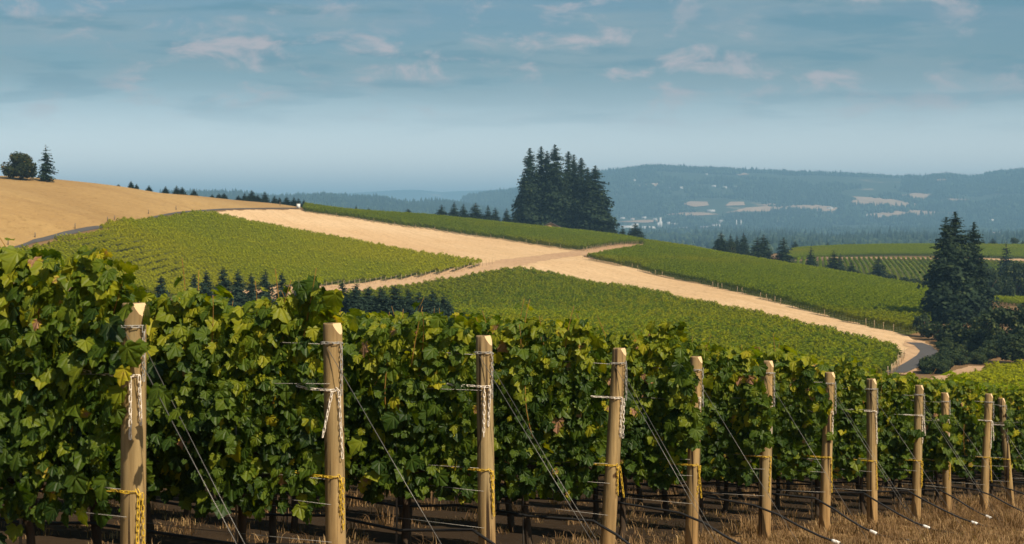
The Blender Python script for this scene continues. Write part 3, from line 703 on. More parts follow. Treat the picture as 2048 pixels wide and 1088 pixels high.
tree('tall', 1946, 384, 443, 84, 'third tall dark fir above the road bend, narrow top on the right', group='tall firs at the road bend', var=2)
for i, (px, d, yt, wp, k, lb) in enumerate([(1978,500,532,60,'round','dark tree mass behind the third tall fir'),(2034,520,520,80,'round','dark tree mass below the pointed fir at the right edge'),(2004,505,545,60,'round','dark low tree between two dark masses on the right'),
  (1998,306,606,104,'round','large dark broadleaf tree right of the tall firs'),(2056,304,598,110,'round','dark broadleaf tree cut by the right edge'),(1958,318,632,80,'round','dark broadleaf tree at the right foot of the tall firs'),(2030,288,662,90,'round','lower dark broadleaf tree at the right edge above the path'),
  (1908,322,640,62,'bush','lighter green shrub in front of the tall fir trunk'),(1870,330,648,60,'bush','dark shrub at the left foot of the tall firs'),(1846,336,622,46,'bush','dark shrub where the fir shadow meets the vineyard'),(1938,318,668,66,'bush','green shrub right of the lighter shrub'),(1972,312,676,80,'bush','dark shrub under the large broadleaf tree'),
  (1990,300,712,60,'bush','dark shrub above the right end of the dirt path'),(2040,300,712,70,'bush','dark shrub at the right edge above the vineyard corner'),(1884,326,670,36,'bush','small shrub between the road bend and the fir trunk')]):
    tree(k, px, d, yt, wp, lb, 'shrub' if k == 'bush' else 'tree', 'trees and shrubs at the road bend')
rb_ = random.Random(5)
for i in range(120):
    u = rb_.random(); d = 262 + 78 * u; px = rb_.uniform(1868 + 14 * u, 1925 + 130 * u) if u > .25 else rb_.uniform(1850, 1895)
    tree('bush', px, d, 600, rb_.uniform(26, 44), 'low bramble bush in the thicket between the road bend and the dirt path', 'shrub', 'brambles right of the road bend', name='bramble', low=rb_.uniform(1.1, 2.0))
for i, (px, d, yt, wp) in enumerate([(322,250,555,24),(388,250,551,24),(412,254,545,24),(447,248,537,28),(476,250,541,26),(503,254,549,24),(531,248,543,28),(563,250,548,28),(592,256,578,34),(626,246,554,34),(655,252,592,30),(684,250,566,26),(712,248,566,30),(737,252,574,28),(761,248,575,30),(790,246,570,34),(816,250,579,30),(838,254,585,28),(866,247,582,38),(886,250,592,34),(700,258,588,34),(724,258,592,34),(748,260,590,36),(775,258,592,34),(803,260,594,36),(828,246,598,34),(851,258,594,36),(896,256,604,30)]):
    tree('blue', px, d, yt + (-4 if px < 600 else -2), wp * random.uniform(1.6, 2.2), ('%s bluish young fir from the left in the front line behind the vines' % ORD[i]) if i < 20 else ('%s young fir from the left filling the back of the bluish fir thicket' % ORD[i - 20]), group='bluish young firs in the dip')

# ------------------------------------------------------------------ far land
def hill(name, fn, px0, px1, dpx, d0, d1, dd):
    pxs = np.arange(px0, px1, dpx); ds = np.arange(d0, d1, dd); PX, D = np.meshgrid(pxs, ds)
    X = (PX - HX) / F * D; Z = fn(X, D); n0 = len(pxs); n1 = len(ds)
    k = (np.arange(n1 - 1)[:, None] * n0 + np.arange(n0 - 1)[None]).ravel()
    obj(name, mesh_np(name, np.stack([X, D, Z], -1).reshape(-1, 3), np.stack([k, k+1, k+n0+1, k+n0], 1), [M['farground']], True), kind='structure')
def mat_farground():
    m, t = mat('far_hillside'); p = pos(t); n = t.noise(p, 0.0028, 6, 0.65); n2 = t.noise(p, 0.02, 5, .7)
    c = t.mix(n2, (0.020, 0.034, 0.016, 1), (0.045, 0.058, 0.026, 1)); c = t.mix(t.mapr(n, .60, .66), c, (0.26, 0.20, 0.13, 1))
    finish(t, c, .95, .1); return m
M['farground'] = mat_farground()
hill('ridge', ridge_r, -900, 3200, 14, 5950, 12500, 90)
hill('low_hills', ridge_l, -900, 1300, 14, 4250, 9000, 70)
hill('distant_range', ridge_f, -1500, 3500, 20, 15400, 24000, 200)
fields = [[(1690,408),(1700,394),(1780,399),(1850,412),(1815,418),(1740,416)],[(1740,430),(1780,424),(1840,421),(1940,429),(1930,433),(1830,436),(1745,437)],
 [(1845,364),(1880,359),(1915,363),(1890,367)],[(1450,427),(1480,420),(1530,414),(1640,411),(1690,419),(1680,424),(1560,424)],[(1610,425),(1650,420),(1690,422),(1660,428)],
 [(1660,475),(1740,470),(1790,474),(1740,478)],[(1930,471),(1960,466),(2060,463),(2060,469),(1980,473)],[(1222,392),(1228,386),(1246,388),(1244,399),(1232,398)],
 [(1275,373),(1310,367),(1345,368),(1320,374)],[(1300,425),(1315,415),(1325,416),(1318,427)],[(1365,410),(1380,404),(1415,405),(1418,412),(1390,415)],[(1450,413),(1460,405),(1488,405),(1490,412)],
 [(1800,392),(1830,387),(1870,390),(1865,400),(1820,401)],[(1880,402),(1900,398),(1940,400),(1930,408),(1890,408)],[(1470,350),(1490,347),(1500,350),(1480,352)],[(1385,337),(1420,334),(1440,338),(1400,340)],
 [(1520,411),(1545,408),(1557,411),(1540,415)],[(1940,416),(1990,412),(2010,416),(1970,420)],
 [(770,405),(800,402),(840,404),(870,411),(840,412),(790,410)],[(685,404),(715,402),(712,406),(690,407)],[(990,408),(1015,404),(1030,410),(1020,414)],[(950,406),(970,404),(975,408)],[(1310,430),(1400,426),(1440,430),(1370,433)],[(1230,445),(1290,441),(1340,443),(1290,447)]]
FP = []
for f in fields:
    wp = [castf(*p) for p in f]; FP.append(wp)
    try: sheet('stubble_field', wp, M['farfield'], 3.0, 60.0, hfar)
    except Exception as e: print('field', f, e)
def grove(seed, conif):
    r = np.random.default_rng(seed); mb = MB(); at = []
    for k in range(11):
        x, y = r.uniform(-38, 38, 2); H = r.uniform(14, 27) if conif else r.uniform(9, 17); R = H * (.20 if conif else .42) * r.uniform(.8, 1.2); c = r.uniform(0, 1); sg = 7
        prof = [(0.0,.5),(.12,1.0),(.35,.66),(.36,.80),(.62,.40),(.63,.50),(.86,.16),(1.0,0.01)] if conif else [(0,.35),(.18,.85),(.42,1.0),(.68,.86),(.88,.5),(1.0,.02)]
        a = np.arange(sg) * 2 * math.pi / sg + r.random(); V = []; q = []
        for j, (h, rr) in enumerate(prof):
            jit = r.uniform(.72, 1.25, sg); V += [(x + math.cos(b)*R*rr*w_, y + math.sin(b)*R*rr*w_, h*H - 1 + r.normal(0, .02*H)) for b, w_ in zip(a, jit)]
            if j: q += [((j-1)*sg+i, (j-1)*sg+(i+1) % sg, j*sg+(i+1) % sg, j*sg+i) for i in range(sg)]
        mb.add(V, F4=q); at += list(np.clip(r.normal(c * .6, .2, len(V)), 0, 1))
    return mb.mesh('grove', [M['farwood']], False, at)
GRV = [grove(200 + i, True) for i in range(4)] + [grove(210 + i, False) for i in range(4)]
bl = [(1422,424,16,4,'long white barn in the tan clearing','farwhite','farwhite'),(1255,459,30,7,'white mill shed left of the wide lone fir','farwhite','farwhite'),(1292,462,34,8,'largest white mill shed beside the tower','farwhite','farwhite'),
 (1270,452,14,4,'white shed behind the mill','farwhite','farwhite'),(1348,454,14,7,'white gabled building right of the mill tower','farwhite','farwhite'),(1366,459,18,4,'low white building right of the gabled one','farwhite','fargrey'),
 (1412,458,22,5,'long brown mill shed','farred','fargrey'),(1432,455,16,6,'pale shed left of the twin stacks','farwhite','fargrey'),(1442,450,9,9,'grey block beside the twin stacks','fargrey','fargrey'),(1513,460,9,6,'white gabled house right of the twin stacks','farwhite','fargrey'),
 (1551,445,14,2.5,'thin white roof left of two in the valley trees','farwhite','farwhite'),(1568,445,14,2.5,'thin white roof right of two in the valley trees','farwhite','farwhite'),(1660,441,10,3,'white shed right of the valley trees','farwhite','farwhite'),(1652,442,6,2.5,'small white shed beside another in the valley','farwhite','fargrey'),
 (1340,378,7,3,'small white house leftmost on the ridge slope','farwhite','fargrey'),(1362,378,7,4,'white house on the ridge slope, second from left','farwhite','farwhite'),(1381,379,6,3,'small pale house on the ridge slope, third from left','farwhite','farred'),(1428,374,10,3,'pale house on the ridge slope, fourth from left','farwhite','farwhite'),(1449,377,9,3.5,'white house on the ridge slope, fifth from left','farwhite','farwhite'),(1472,377,8,4,'white house on the ridge slope, sixth from left','farwhite','farwhite'),
 (1413,350,5,3,'white house high on the ridge','farwhite','fargrey'),(1627,374,6,3,'pinkish house right on the ridge slope','farred','farwhite'),(1983,443,8,4,'white house right of the tall firs','farwhite','farwhite'),(1968,445,9,5,'pale house cluster right of the tall firs','farwhite','farred'),(1764,434,7,3,'white shed below the tan field','farwhite','farwhite'),(1660,419,12,4,'white farmhouse above the tan field','farwhite','fargrey'),(1730,432,10,4,'pale farm shed left in the trees','farwhite','farred'),
 (1265,362,12,3,'white hilltop houses at the left of the ridge','farwhite','fargrey'),(1305,370,8,3,'pale house below the hilltop houses','farwhite','farred'),(1240,385,6,3,'small pale house left beside a clearing','farwhite','farred'),(1338,450,8,5,'white mill block at the foot of the tower','farwhite','farwhite'),(1385,462,14,4,'pale shed left of the brown mill shed','farwhite','fargrey'),(683,397,9,3,'white house on the low hills at the left','farwhite','farwhite'),(670,405,7,3,'pale house below the white one on the low hills','farwhite','farred'),
 (1245,438,9,3,'white house left in the valley town','farwhite','fargrey'),(1265,440,8,3,'pale house in the valley town','farwhite','farred'),(1288,437,9,3,'white roofed house in the valley town','farwhite','farwhite'),(1310,440,8,3,'small house right in the valley town','farwhite','fargrey')]
BLD = [(b_[0], castf(b_[0], b_[1])[1], b_[2]) for b_ in bl] + [(1321, castf(1321, 455)[1], 12), (1478, castf(1478, 457)[1], 14)]
def woods(name, px0, px1, d0, d1, n, heights, label, conif=.7, clearing=.62, seed=0, szr=(.8, 1.25)):
    r = np.random.default_rng(500 + seed)
    d = np.sqrt(r.uniform(d0**2, d1**2, n)); px = r.uniform(px0, px1, n); X = (px - HX) / F * d
    k = np.ones(n, bool)
    for wp in FP: k &= ~inside(wp, X, d)
    k &= fbm(X / 420.0, d / 420.0, 3, 17 + seed) < clearing
    for bx, bd, bw in BLD: k &= ~((np.abs(px - bx) < bw * .5 + 7) & (d > bd - 420) & (d < bd + 40))
    X = X[k]; d = d[k]; m = len(X); Z = heights(X, d)
    vid = np.where(r.random(m) < conif, r.integers(0, 4, m), r.integers(4, 8, m)); s = r.uniform(*szr, m)
    scatter(name, np.c_[X, d, Z], np.c_[np.zeros(m), np.zeros(m), r.uniform(0, 6.28, m)], np.c_[s, s, s * r.uniform(.85, 1.15, m)], vid, GRV, label=label, category='woodland')
woods('woodland', 940, 2250, 6050, 9150, 11500, hfar, 'hazy wooded slope of the long ridge on the right', .62, .525, 1)
woods('valley_woods', 1150, 2150, 3300, 6150, 5200, lambda x, y: np.full(np.shape(x), -60.0), 'hazy trees scattered across the valley floor on the right', .22, .475, 2)
woods('hill_woods', 330, 1080, 4500, 6700, 3400, hfar, 'hazy wooded low hills behind the crest on the left', .7, .54, 3)
woods('near_woods', 1480, 2150, 2500, 3500, 900, lambda x, y: np.full(np.shape(x), -60.0), 'dark band of trees just beyond the far vineyard', .2, .56, 4)

# far buildings
def shed(px, py, wpx, hpx, label, wallm='farwhite', roofm='fargrey', depth=1.0, name='shed', rz=0.0, group='far buildings in the valley'):
    x, d = castf(px, py); z = float(hfar(np.array([x]), np.array([d]))[0]); W_ = wpx * d / F; H = max(hpx * d / F, 4.0); D = max(8.0, W_ * .5) * depth
    o = empty(name, (x, d, z), label, 'building', group); o.rotation_euler = (0, 0, rz)
    obj('wall', MB().box((0, 0, H*.36), (W_, D, H*.72 + 2)).mesh('wall', [M[wallm]]), o)
    mb = MB(); a, b, h0, h1_ = W_/2+.4, D/2+.4, H*.72+1.0, H*1.05+1.0
    mb.add([(-a,-b,h0),(a,-b,h0),(a,b,h0),(-a,b,h0),(-a,0,h1_),(a,0,h1_)], [(0,4,3),(1,2,5)], [(0,1,5,4),(2,3,4,5),(0,3,2,1)])
    obj('roof', mb.mesh('roof', [M[roofm]]), o)
    n = int(np.clip(W_ / 14, 1, 5))
    wm = MB().box((0, 0, 0), (2.6, .3, 2.4)).mesh('window', [M['glass']])
    for i in range(n): obj('window', wm, o, ((i + .5) / n * W_ - W_ / 2, -D/2 - .16, H * .36))
    return o
for px, py, wp, hp, lb, wm, rm in bl: shed(px, py, wp, hp, lb, wm, rm, rz=random.uniform(-.3, .3))
def stack(px, py, ytop, wpx, label, bulge=False):
    x, d = castf(px, py); z = float(hfar(np.array([x]), np.array([d]))[0]); H = (py - ytop) * d / F; R = wpx * d / F / 2
    o = empty('mill_tower' if bulge else 'chimney_stack', (x, d, z), label, 'tower' if bulge else 'chimney', 'mill towers and stacks')
    if bulge:
        obj('shaft', MB().tube([(0,0,-2),(0,0,H*.6),(0,0,H*.62),(0,0,H)], [R*1.5,R*1.4,R*.9,R*.75], 12).mesh('shaft', [M['farwhite']]), o)
        obj('annex', MB().box((-R*1.8, 0, H*.25), (R*1.8, R*2, H*.5)).mesh('annex', [M['farwhite']]), o)
    else:
        obj('shaft', MB().tube([(0,0,-2),(0,0,H*.5),(0,0,H)], [R*1.2,R,R*.85], 10).mesh('shaft', [M['farwhite']]), o)
        obj('rim', MB().tube([(0,0,H),(0,0,H+1.2)], [R*1.05,R*1.05], 10).mesh('rim', [M['fargrey']]), o)
stack(1321, 455, 435, 5, 'tall white mill tower with stepped top in the valley', True)
stack(1473, 457, 440, 2.4, 'left one of the twin white stacks in the valley')
stack(1482, 457, 440, 2.4, 'right one of the twin white stacks in the valley')

# house under the fir clump
hx, hy = WD(1101, 781); hzz = h1(hx, hy); ho = empty('farmhouse', (hx, hy, hzz), 'ochre gabled house half hidden beneath the big fir clump', 'house')
top = (HY - 446) / F * 781 - hzz; hw = 4.2
mb = MB(); mb.add([(-hw,-5,0),(hw,-5,0),(hw,-5,top*.62),(0,-5,top),(-hw,-5,top*.62),(-hw,5,0),(hw,5,0),(hw,5,top*.62),(0,5,top),(-hw,5,top*.62)], [(4,2,3),(9,8,7)], [(0,1,2,4),(6,5,9,7),(1,6,7,2),(5,0,4,9)])
obj('wall', mb.mesh('wall', [M['ochre']]), ho)
mb = MB(); mb.add([(-hw-.6,-5.6,top*.56),(0,-5.6,top+.05),(hw+.6,-5.6,top*.56),(-hw-.6,5.6,top*.56),(0,5.6,top+.05),(hw+.6,5.6,top*.56),
  (-hw-.6,-5.6,top*.56+.25),(0,-5.6,top+.3),(hw+.6,-5.6,top*.56+.25),(-hw-.6,5.6,top*.56+.25),(0,5.6,top+.3),(hw+.6,5.6,top*.56+.25)],
  F4=[(0,1,4,3),(1,2,5,4),(6,9,10,7),(7,10,11,8),(0,6,7,1),(1,7,8,2),(0,3,9,6),(2,8,11,5),(3,4,10,9),(4,5,11,10)])
obj('roof', mb.mesh('roof', [M['roof']]), ho)
wmh = MB().box((0,0,0),(1.1,.12,1.3)).mesh('window', [M['glass']])
for x_ in (-1.6, 1.6): obj('window', wmh, ho, (x_, -5.07, top*.42))

# things along the left road
wx, wy = cast(597, 417); ub = empty('utility_cabinet', (wx, wy, h1(wx, wy)), 'small white cabinet at the far end of the curving road', 'cabinet')
obj('body', MB().box((0,0,.85),(1.3,.9,1.9)).mesh('body', [M['white']]), ub); obj('lid', MB().box((0,0,1.86),(1.45,1.0,.12)).mesh('lid', [M['fargrey']]), ub)
FPM = MB().tube([(0,0,-.3),(.02,0,.8),(0,.02,1.5)], [.10,.09,.08], 6).mesh('fence_post', [M['fencewood']])
for i, (px, py) in enumerate([(16,493),(70,478),(150,459),(229,441),(215,444),(297,429),(352,421),(560,412)]):
    x, y = cast(px, py); obj('fence_post', FPM, loc=(x, y, h1(x, y)), label='%s short weathered fence post from the left above the curving road' % ORD[[0,1,2,4,3,5,6,7][i]], category='post', group='fence posts above the curving road').scale = (1.3, 1.3, random.uniform(.8, 1.2))


# ------------------------------------------------------------------ foreground vineyard
P0 = np.array([-2.17, 10.0]); SPC = 2.12; NROW = 15
# row-end posts: sideways lean of the top (m), extra forward lean, radius
LEAN = [(0.01,.0),(-.03,.0),(-.03,.0),(.12,.02),(.05,.0),(.04,.0),(.07,.0),(-.01,.0),(.05,.0),(-.04,.0),(.09,.0),(-.17,.0),(.03,0),(0,0),(.05,0)]
PHT = [1.94,1.94,1.95,1.93,1.93,1.97,1.93,1.94,1.94,1.90,1.95,1.93,1.93,1.94,1.93]
PRAD = [.070,.066,.065,.063,.062,.066,.063,.067,.062,.062,.066,.063,.065,.065,.065]
ROFF = [0,0,.02,.08,.05,.07,.09,.08,.11,.05,.13,.14,.1,.1,.1]   # each row starts a little nearer to or farther from the headland
def row_base(k):
    p = P0 + EV * SPC * k - RV * ROFF[k]; return np.array([p[0], p[1], float(plane(p[0], p[1]))])
E3 = np.array([EV[0], EV[1], 0.0]); R3 = np.array([RV[0], RV[1], 0.0]); Z3 = np.array([0, 0, 1.0])
CF = -E3                                    # side of a row that faces the headland path and the camera
def gz(x, y): return plane(x, y)

def post_meshes(k):
    r = np.random.default_rng(900 + k); bm = bmesh.new(); H = PHT[k]; R = PRAD[k]; seg = 20; prev = None
    top = np.array([LEAN[k][0], LEAN[k][1]])
    zs = [-.35, 0, .3, .6, .9, 1.2, 1.5, 1.75, H - .012, H]
    for z in zs:
        rr = R * (1.06 - .07 * max(z, 0) / H) * (1 if z < H else .93); c = top * max(z, 0) / H
        ring = [bm.verts.new((c[0] + math.cos(a) * rr * (1 + .02 * math.sin(3*a + k) + r.normal(0, .006)), c[1] + math.sin(a) * rr * (1 + r.normal(0, .006)), z)) for a in np.arange(seg) * 2*math.pi/seg]
        if prev:
            for j in range(seg): bm.faces.new((prev[j], prev[(j+1) % seg], ring[(j+1) % seg], ring[j]))
        prev = ring
    bm.faces.new(prev)
    # slanted saw cut over the headland half of the top
    n = Vector((0.86, -0.42, 0.42)).normalized(); hp = n.xy.normalized()
    co = Vector((top[0] + hp.x * R * .50, top[1] + hp.y * R * .50, H))
    bmesh.ops.bisect_plane(bm, geom=bm.verts[:] + bm.edges[:] + bm.faces[:], plane_co=co, plane_no=n, clear_outer=True)
    edges = [e for e in bm.edges if e.is_boundary and min(v.co.z for v in e.verts) > .5]
    loop = []; vs = list({v for e in edges for v in e.verts}); c = sum((v.co for v in vs), Vector()) / len(vs)
    ax = n.orthogonal().normalized(); ay = n.cross(ax)
    vs.sort(key=lambda v: math.atan2((v.co - c).dot(ay), (v.co - c).dot(ax)))
    outline = [tuple(v.co + n * .0005) for v in vs]
    me = bpy.data.meshes.new('post_body'); bm.to_mesh(me); bm.free(); me.materials.append(M['post'])
    for p in me.polygons: p.use_smooth = len(p.vertices) == 4
    m = len(outline); V = np.array(outline + [tuple(np.mean(outline, 0) + np.array(n) * .002)])
    cap = mesh_np('cut_face', V, np.array([(m, j, (j+1) % m) for j in range(m)]), [M['cut']])
    return me, cap
POST_O = []
for k in range(NROW):
    b = row_base(k); body, cap = post_meshes(k)
    lb = '%s wooden row-end post from the left, with slanted pale cut top' % ORD[k]
    lb = {0: 'thickest wooden row-end post, leftmost, its top half wrapped in leaves', 3: 'fourth wooden row-end post from the left, leaning to the right', 11: 'rightmost wooden row-end post in view, leaning to the left'}.get(k, lb)
    o = empty('end_post', tuple(b), lb, 'post', 'wooden row-end posts of the front vineyard')
    obj('shaft', body, o); obj('cut_face', cap, o, label='pale slanted saw cut'); POST_O.append(o)
def post_axis(k, h):
    b = row_base(k); return b + np.array([LEAN[k][0], LEAN[k][1], 0]) * h / PHT[k] + Z3 * h
RIGHT = -R3                                 # towards the headland

# chains
def link_mesh(m_):
    mb = MB(); a = np.linspace(0, 2*math.pi, 13)[:-1]; L, W2, r = .0135, .0082, .0030
    pth = np.c_[np.where(np.cos(a) > 0, L, -L) * (np.abs(np.cos(a)) > .2) + np.cos(a) * W2, np.sin(a) * W2, 0 * a]
    pth = np.vstack([pth, pth[:1]])
    mb.tube(pth, r, 5, False); return mb.mesh('link', [m_], True)
LINKS = {k: link_mesh(M['chain_' + k]) for k in ('white', 'yellow', 'steel')}
PITCH = .0345
def chain(path, kind, label, group, separate):
    path = np.array(path, float); seg = np.r_[0, np.cumsum(np.linalg.norm(np.diff(path, axis=0), axis=1))]
    n = max(2, int(seg[-1] / PITCH)); base = path[0]
    o = empty('chain', tuple(base), label, 'chain', group); lm = LINKS[kind]
    mats_ = []
    for i in range(n):
        s = (i + .5) * PITCH; p = np.array([np.interp(s, seg, path[:, j]) for j in range(3)]); q = np.array([np.interp(s + .01, seg, path[:, j]) for j in range(3)])
        if np.linalg.norm(q - p) < 1e-6: q = p + (p - np.array([np.interp(s - .01, seg, path[:, j]) for j in range(3)]))
        T = Vector(q - p).normalized(); Rm = T.to_track_quat('X', 'Z').to_matrix() @ Matrix.Rotation((i % 2) * math.pi/2 + .7 + random.gauss(0, .15), 3, 'X')
        mats_.append(Matrix.Translation(Vector(p - base)) @ Rm.to_4x4())
    if separate:
        for m_ in mats_:
            l = obj('link', lm, o); l.matrix_local = m_
    else:
        nv = len(lm.vertices); co = np.empty(nv * 3, np.float32); lm.vertices.foreach_get('co', co); co = co.reshape(-1, 3)
        fc = np.array([p.vertices[:] for p in lm.polygons]); Vs = []; Fs = []
        for i, m_ in enumerate(mats_):
            A = np.array(m_); Vs.append(co @ A[:3, :3].T + A[:3, 3]); Fs.append(fc + i * nv)
        obj('links', mesh_np('links', np.concatenate(Vs), np.concatenate(Fs), [lm.materials[0]], True), o)
def hang(p, length, sway=(0, 0)):
    return [p + np.array([sway[0] * t, sway[1] * t, -length * t]) for t in np.linspace(0, 1, 6)]
for k in range(NROW):
    if k > 12: continue
    R = PRAD[k] + .008; sep = k < 6; rr = random.Random(70 + k); pl_ = '%s post from the left' % ORD[k]
    if k == 11: pl_ = 'rightmost post in view'
    def around(h, a0, a1, n=9, drop=0.0):
        c = post_axis(k, h); out = []
        for t in np.linspace(0, 1, n):
            a = a0 + (a1 - a0) * t; out.append(c + (R3 * math.cos(a) + CF * math.sin(a)) * R - Z3 * drop * t)
        return out
    for kind, h, lc in (('white', PHT[k] - .43 + rr.gauss(0, .03), 'white'), ('yellow', PHT[k] - 1.06 + rr.gauss(0, .02), 'yellow')):
        c = post_axis(k, h); lft = .17 + rr.random() * .16
        p = [c + R3 * (R + lft) + CF * .075 + Z3 * .02, c + R3 * (R + lft * .5) + CF * (R * .8)] + around(h, math.radians(50), math.radians(150), 8, .0)
        p += hang(p[-1] - Z3 * .01 + RIGHT * .006, .24 + rr.random() * .22, (rr.gauss(0, .015), 0))
        chain(p, kind, '%s chain strapped round the %s with its tail hanging down' % (('rusty white' if kind == 'white' else 'yellow'), pl_), '%s chains on the end posts' % lc, sep)
        if k in (0, 1, 2, 3, 8, 10) or (kind == 'yellow' and k in (4,)):
            a = math.radians(118 if kind == 'white' else 165) if k in (0, 1, 2) else math.radians(170)
            q = c + (R3 * math.cos(a) + CF * math.sin(a)) * (R + .010) - Z3 * .01
            chain(hang(q, .28 + rr.random() * .14, (rr.gauss(0, .02), -.005)), kind, 'second %s chain tail hanging from the strap on the %s' % (lc, pl_), '%s chains on the end posts' % lc, sep)
    c = post_axis(k, PHT[k] - .13)
    p = around(PHT[k] - .13, math.radians(20), math.radians(165), 9) ; p += hang(p[-1] + RIGHT * .012, .30 + rr.random() * .15)
    chain(p, 'steel', 'grey steel chain looped near the top of the %s' % pl_, 'steel chains on the end posts', sep)

# bare herbicided soil under and between the rows, canopy shade painted into its colour
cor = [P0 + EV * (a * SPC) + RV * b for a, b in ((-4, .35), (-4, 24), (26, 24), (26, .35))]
sheet('shaded_vineyard_floor', [tuple(c) for c in cor], M['soil_shade'], .006, 1.2)
# wires
def wire(name, pts_, rad, label, cat, group, m_='wire', seg=5):
    pts_ = np.array(pts_, float); b = pts_[0].copy()
    return obj(name, MB().tube(pts_ - b, rad, seg).mesh(name, [M[m_]], True), loc=tuple(b), label=label, category=cat, group=group)
ROWLEN = 15.5
for k in range(NROW):
    b = row_base(k); rd = 'the %s vine row from the left' % ORD[k]
    for h, off, nm in ((PHT[k] - .13, .15, 'top wire'), (PHT[k] - .42, .20, 'upper catch wire'), (PHT[k] - 1.04, .16, 'lower catch wire'), (PHT[k] - 1.20, .078, 'fruiting wire'), (.47, .078, 'drip support wire')):
        s = np.linspace(-.02, ROWLEN, 14); A = post_axis(k, h)
        sag = .02 * np.sin(s * 2.1 + k + h * 5)
        o_ = off * np.clip(s / .8, 0.35, 1) if off > .1 else np.full(len(s), off)
        wire('trellis_wire', A + s[:, None] * R3 + o_[:, None] * CF + sag[:, None] * Z3, .0022 if nm != 'top wire' else .0027, 'thin steel %s strung along %s' % (nm, rd), 'wire', 'trellis wires of the front vineyard')
    # guy wires to the ground anchor
    a = post_axis(k, PHT[k] - .16) + CF * (PRAD[k] + .004); g0 = b + RIGHT * 1.28 + CF * .12; g0[2] = gz(g0[0], g0[1]) - .02
    wire('guy_wire', [a, a * .5 + g0 * .5 - Z3 * .01, g0], 0.0024, 'taut guy wire from the %s post from the left down to the headland' % ORD[k], 'wire', 'guy wires of the end posts')
    if k in (0, 2, 3, 6, 8):
        a2 = post_axis(k, PHT[k] - .24) + RIGHT * (PRAD[k] + .004); g2 = g0 + RIGHT * .05
        wire('guy_wire', [a2, a2 * .5 + g2 * .5 - Z3 * .02, g2], .0019, 'second thinner guy wire beside the main one at the %s post from the left' % ORD[k], 'wire', 'guy wires of the end posts')
    # drip line with coupler
    s = np.linspace(ROWLEN, .1, 24); A = b + Z3 * .40
    pp = list(A + s[:, None] * R3 + CF * .06 + (.035 * np.sin(s * 3.7 + k))[:, None] * Z3)
    L2 = .75 + (k % 3) * .12
    for t in (.2, .45, .7, 1.0):
        q = b + RIGHT * L2 * t + CF * (.10 + .1 * t); q[2] = gz(q[0], q[1]) + .36 * (1 - t) ** 1.3 + .02; pp.append(q)
    q = b + RIGHT * (L2 + .5) + CF * .22; q[2] = gz(q[0], q[1]) - .02; pp.append(q)
    dl = empty('drip_line', tuple(b), 'black drip irrigation pipe running along %s to the ground' % rd, 'pipe', 'drip irrigation pipes')
    obj('pipe', MB().tube(np.array(pp) - b, .0125, 7).mesh('pipe', [M['drip']], True), dl)
    t0 = np.array(pp[-3]) - b; t1 = np.array(pp[-2]) - b; dd = (t1 - t0) / np.linalg.norm(t1 - t0); mid_ = t0 * .4 + t1 * .6
    obj('coupler', MB().tube([mid_ - dd * .045, mid_ - dd * .02, mid_ + dd * .02, mid_ + dd * .045], [.019, .021, .021, .019], 10).mesh('coupler', [M['white']], True), dl, label='white plastic coupler')

# ---- grape leaves
HALF = [(0.0,0.03),(.10,-.10),(.26,-.17),(.38,-.08),(.46,.05),(.60,.14),(.52,.26),(.50,.34),(.60,.50),(.50,.58),(.36,.60),(.30,.68),(.22,.82),(.11,.90),(0.0,1.0)]
def leaf_shape(seed):
    r = np.random.default_rng(seed)
    R_ = np.array(HALF) * [1, 1] ; 
    def side(sx):
        q = R_.copy(); q[1:-1] += r.normal(0, .022, (len(q)-2, 2)); q[:, 0] *= sx * r.uniform(.92, 1.08); return q
    a = side(1); b = side(-1)
    mids = np.array([(0, .03), (0, .28), (0, .55), (0, .78)])
    fold = r.uniform(.05, .35); cup = r.uniform(-.25, .45); droop = r.uniform(.05, .55); tw = r.normal(0, .18)
    V = np.vstack([mids, a[1:], b[1:-1]]); na_ = len(a) - 1
    x = V[:, 0].copy(); y = V[:, 1].copy(); z = fold * np.abs(x) - cup * x * x - droop * np.clip(y - .2, 0, 2)**2 + tw * x * (y - .3) + .035 * np.sin(x * 14 + seed) * (np.abs(x) > .2)
    ia = [4 + i for i in range(na_)]; ib = [4 + na_ + i for i in range(len(b) - 2)] + [ia[-1]]
    T = []
    def near(yv): return 0 if yv < .15 else (1 if yv < .42 else (2 if yv < .68 else 3))
    for idx, flip in ((ia, False), (ib, True)):
        seq = [0] + idx; prev = 0
        for i in range(1, len(seq)):
            m_ = near(y[seq[i]])
            if i > 1:
                t_ = (prev, seq[i-1], seq[i]); T.append(t_ if not flip else t_[::-1])
            if m_ != prev and m_ > prev:
                t_ = (prev, seq[i], m_); T.append(t_ if not flip else t_[::-1]); prev = m_
    T = [t_ for t_ in T if len(set(t_)) == 3]
    Vv = np.c_[x, y - .1, z]; return Vv, np.array(T)
LSH = [leaf_shape(i) for i in range(14)]
LTONE = [.06,.16,.27,.36,.45,.55,.66,.76,.86,.94,.99]
LEAFM = {}
def edge_tone(V): return np.where(np.abs(V[:, 0]) < .02, .05, -.015) + .02 * np.sin(V[:, 1] * 9 + V[:, 0] * 7)
def leaf_mesh(v, tone):
    if (v, tone) not in LEAFM:
        V, T = LSH[v]; LEAFM[(v, tone)] = mesh_np('leaf', V, T, [M['leaf']], True, np.clip(LTONE[tone] + edge_tone(V), 0, 1), uv=V)
    return LEAFM[(v, tone)]
def frames(N, Tp):
    N = N / np.linalg.norm(N, axis=1)[:, None]; Tp = Tp - (Tp * N).sum(1)[:, None] * N; Tp /= np.linalg.norm(Tp, axis=1)[:, None] + 1e-9
    return np.stack([np.cross(Tp, N), Tp, N], 2)       # columns: width, tip, normal
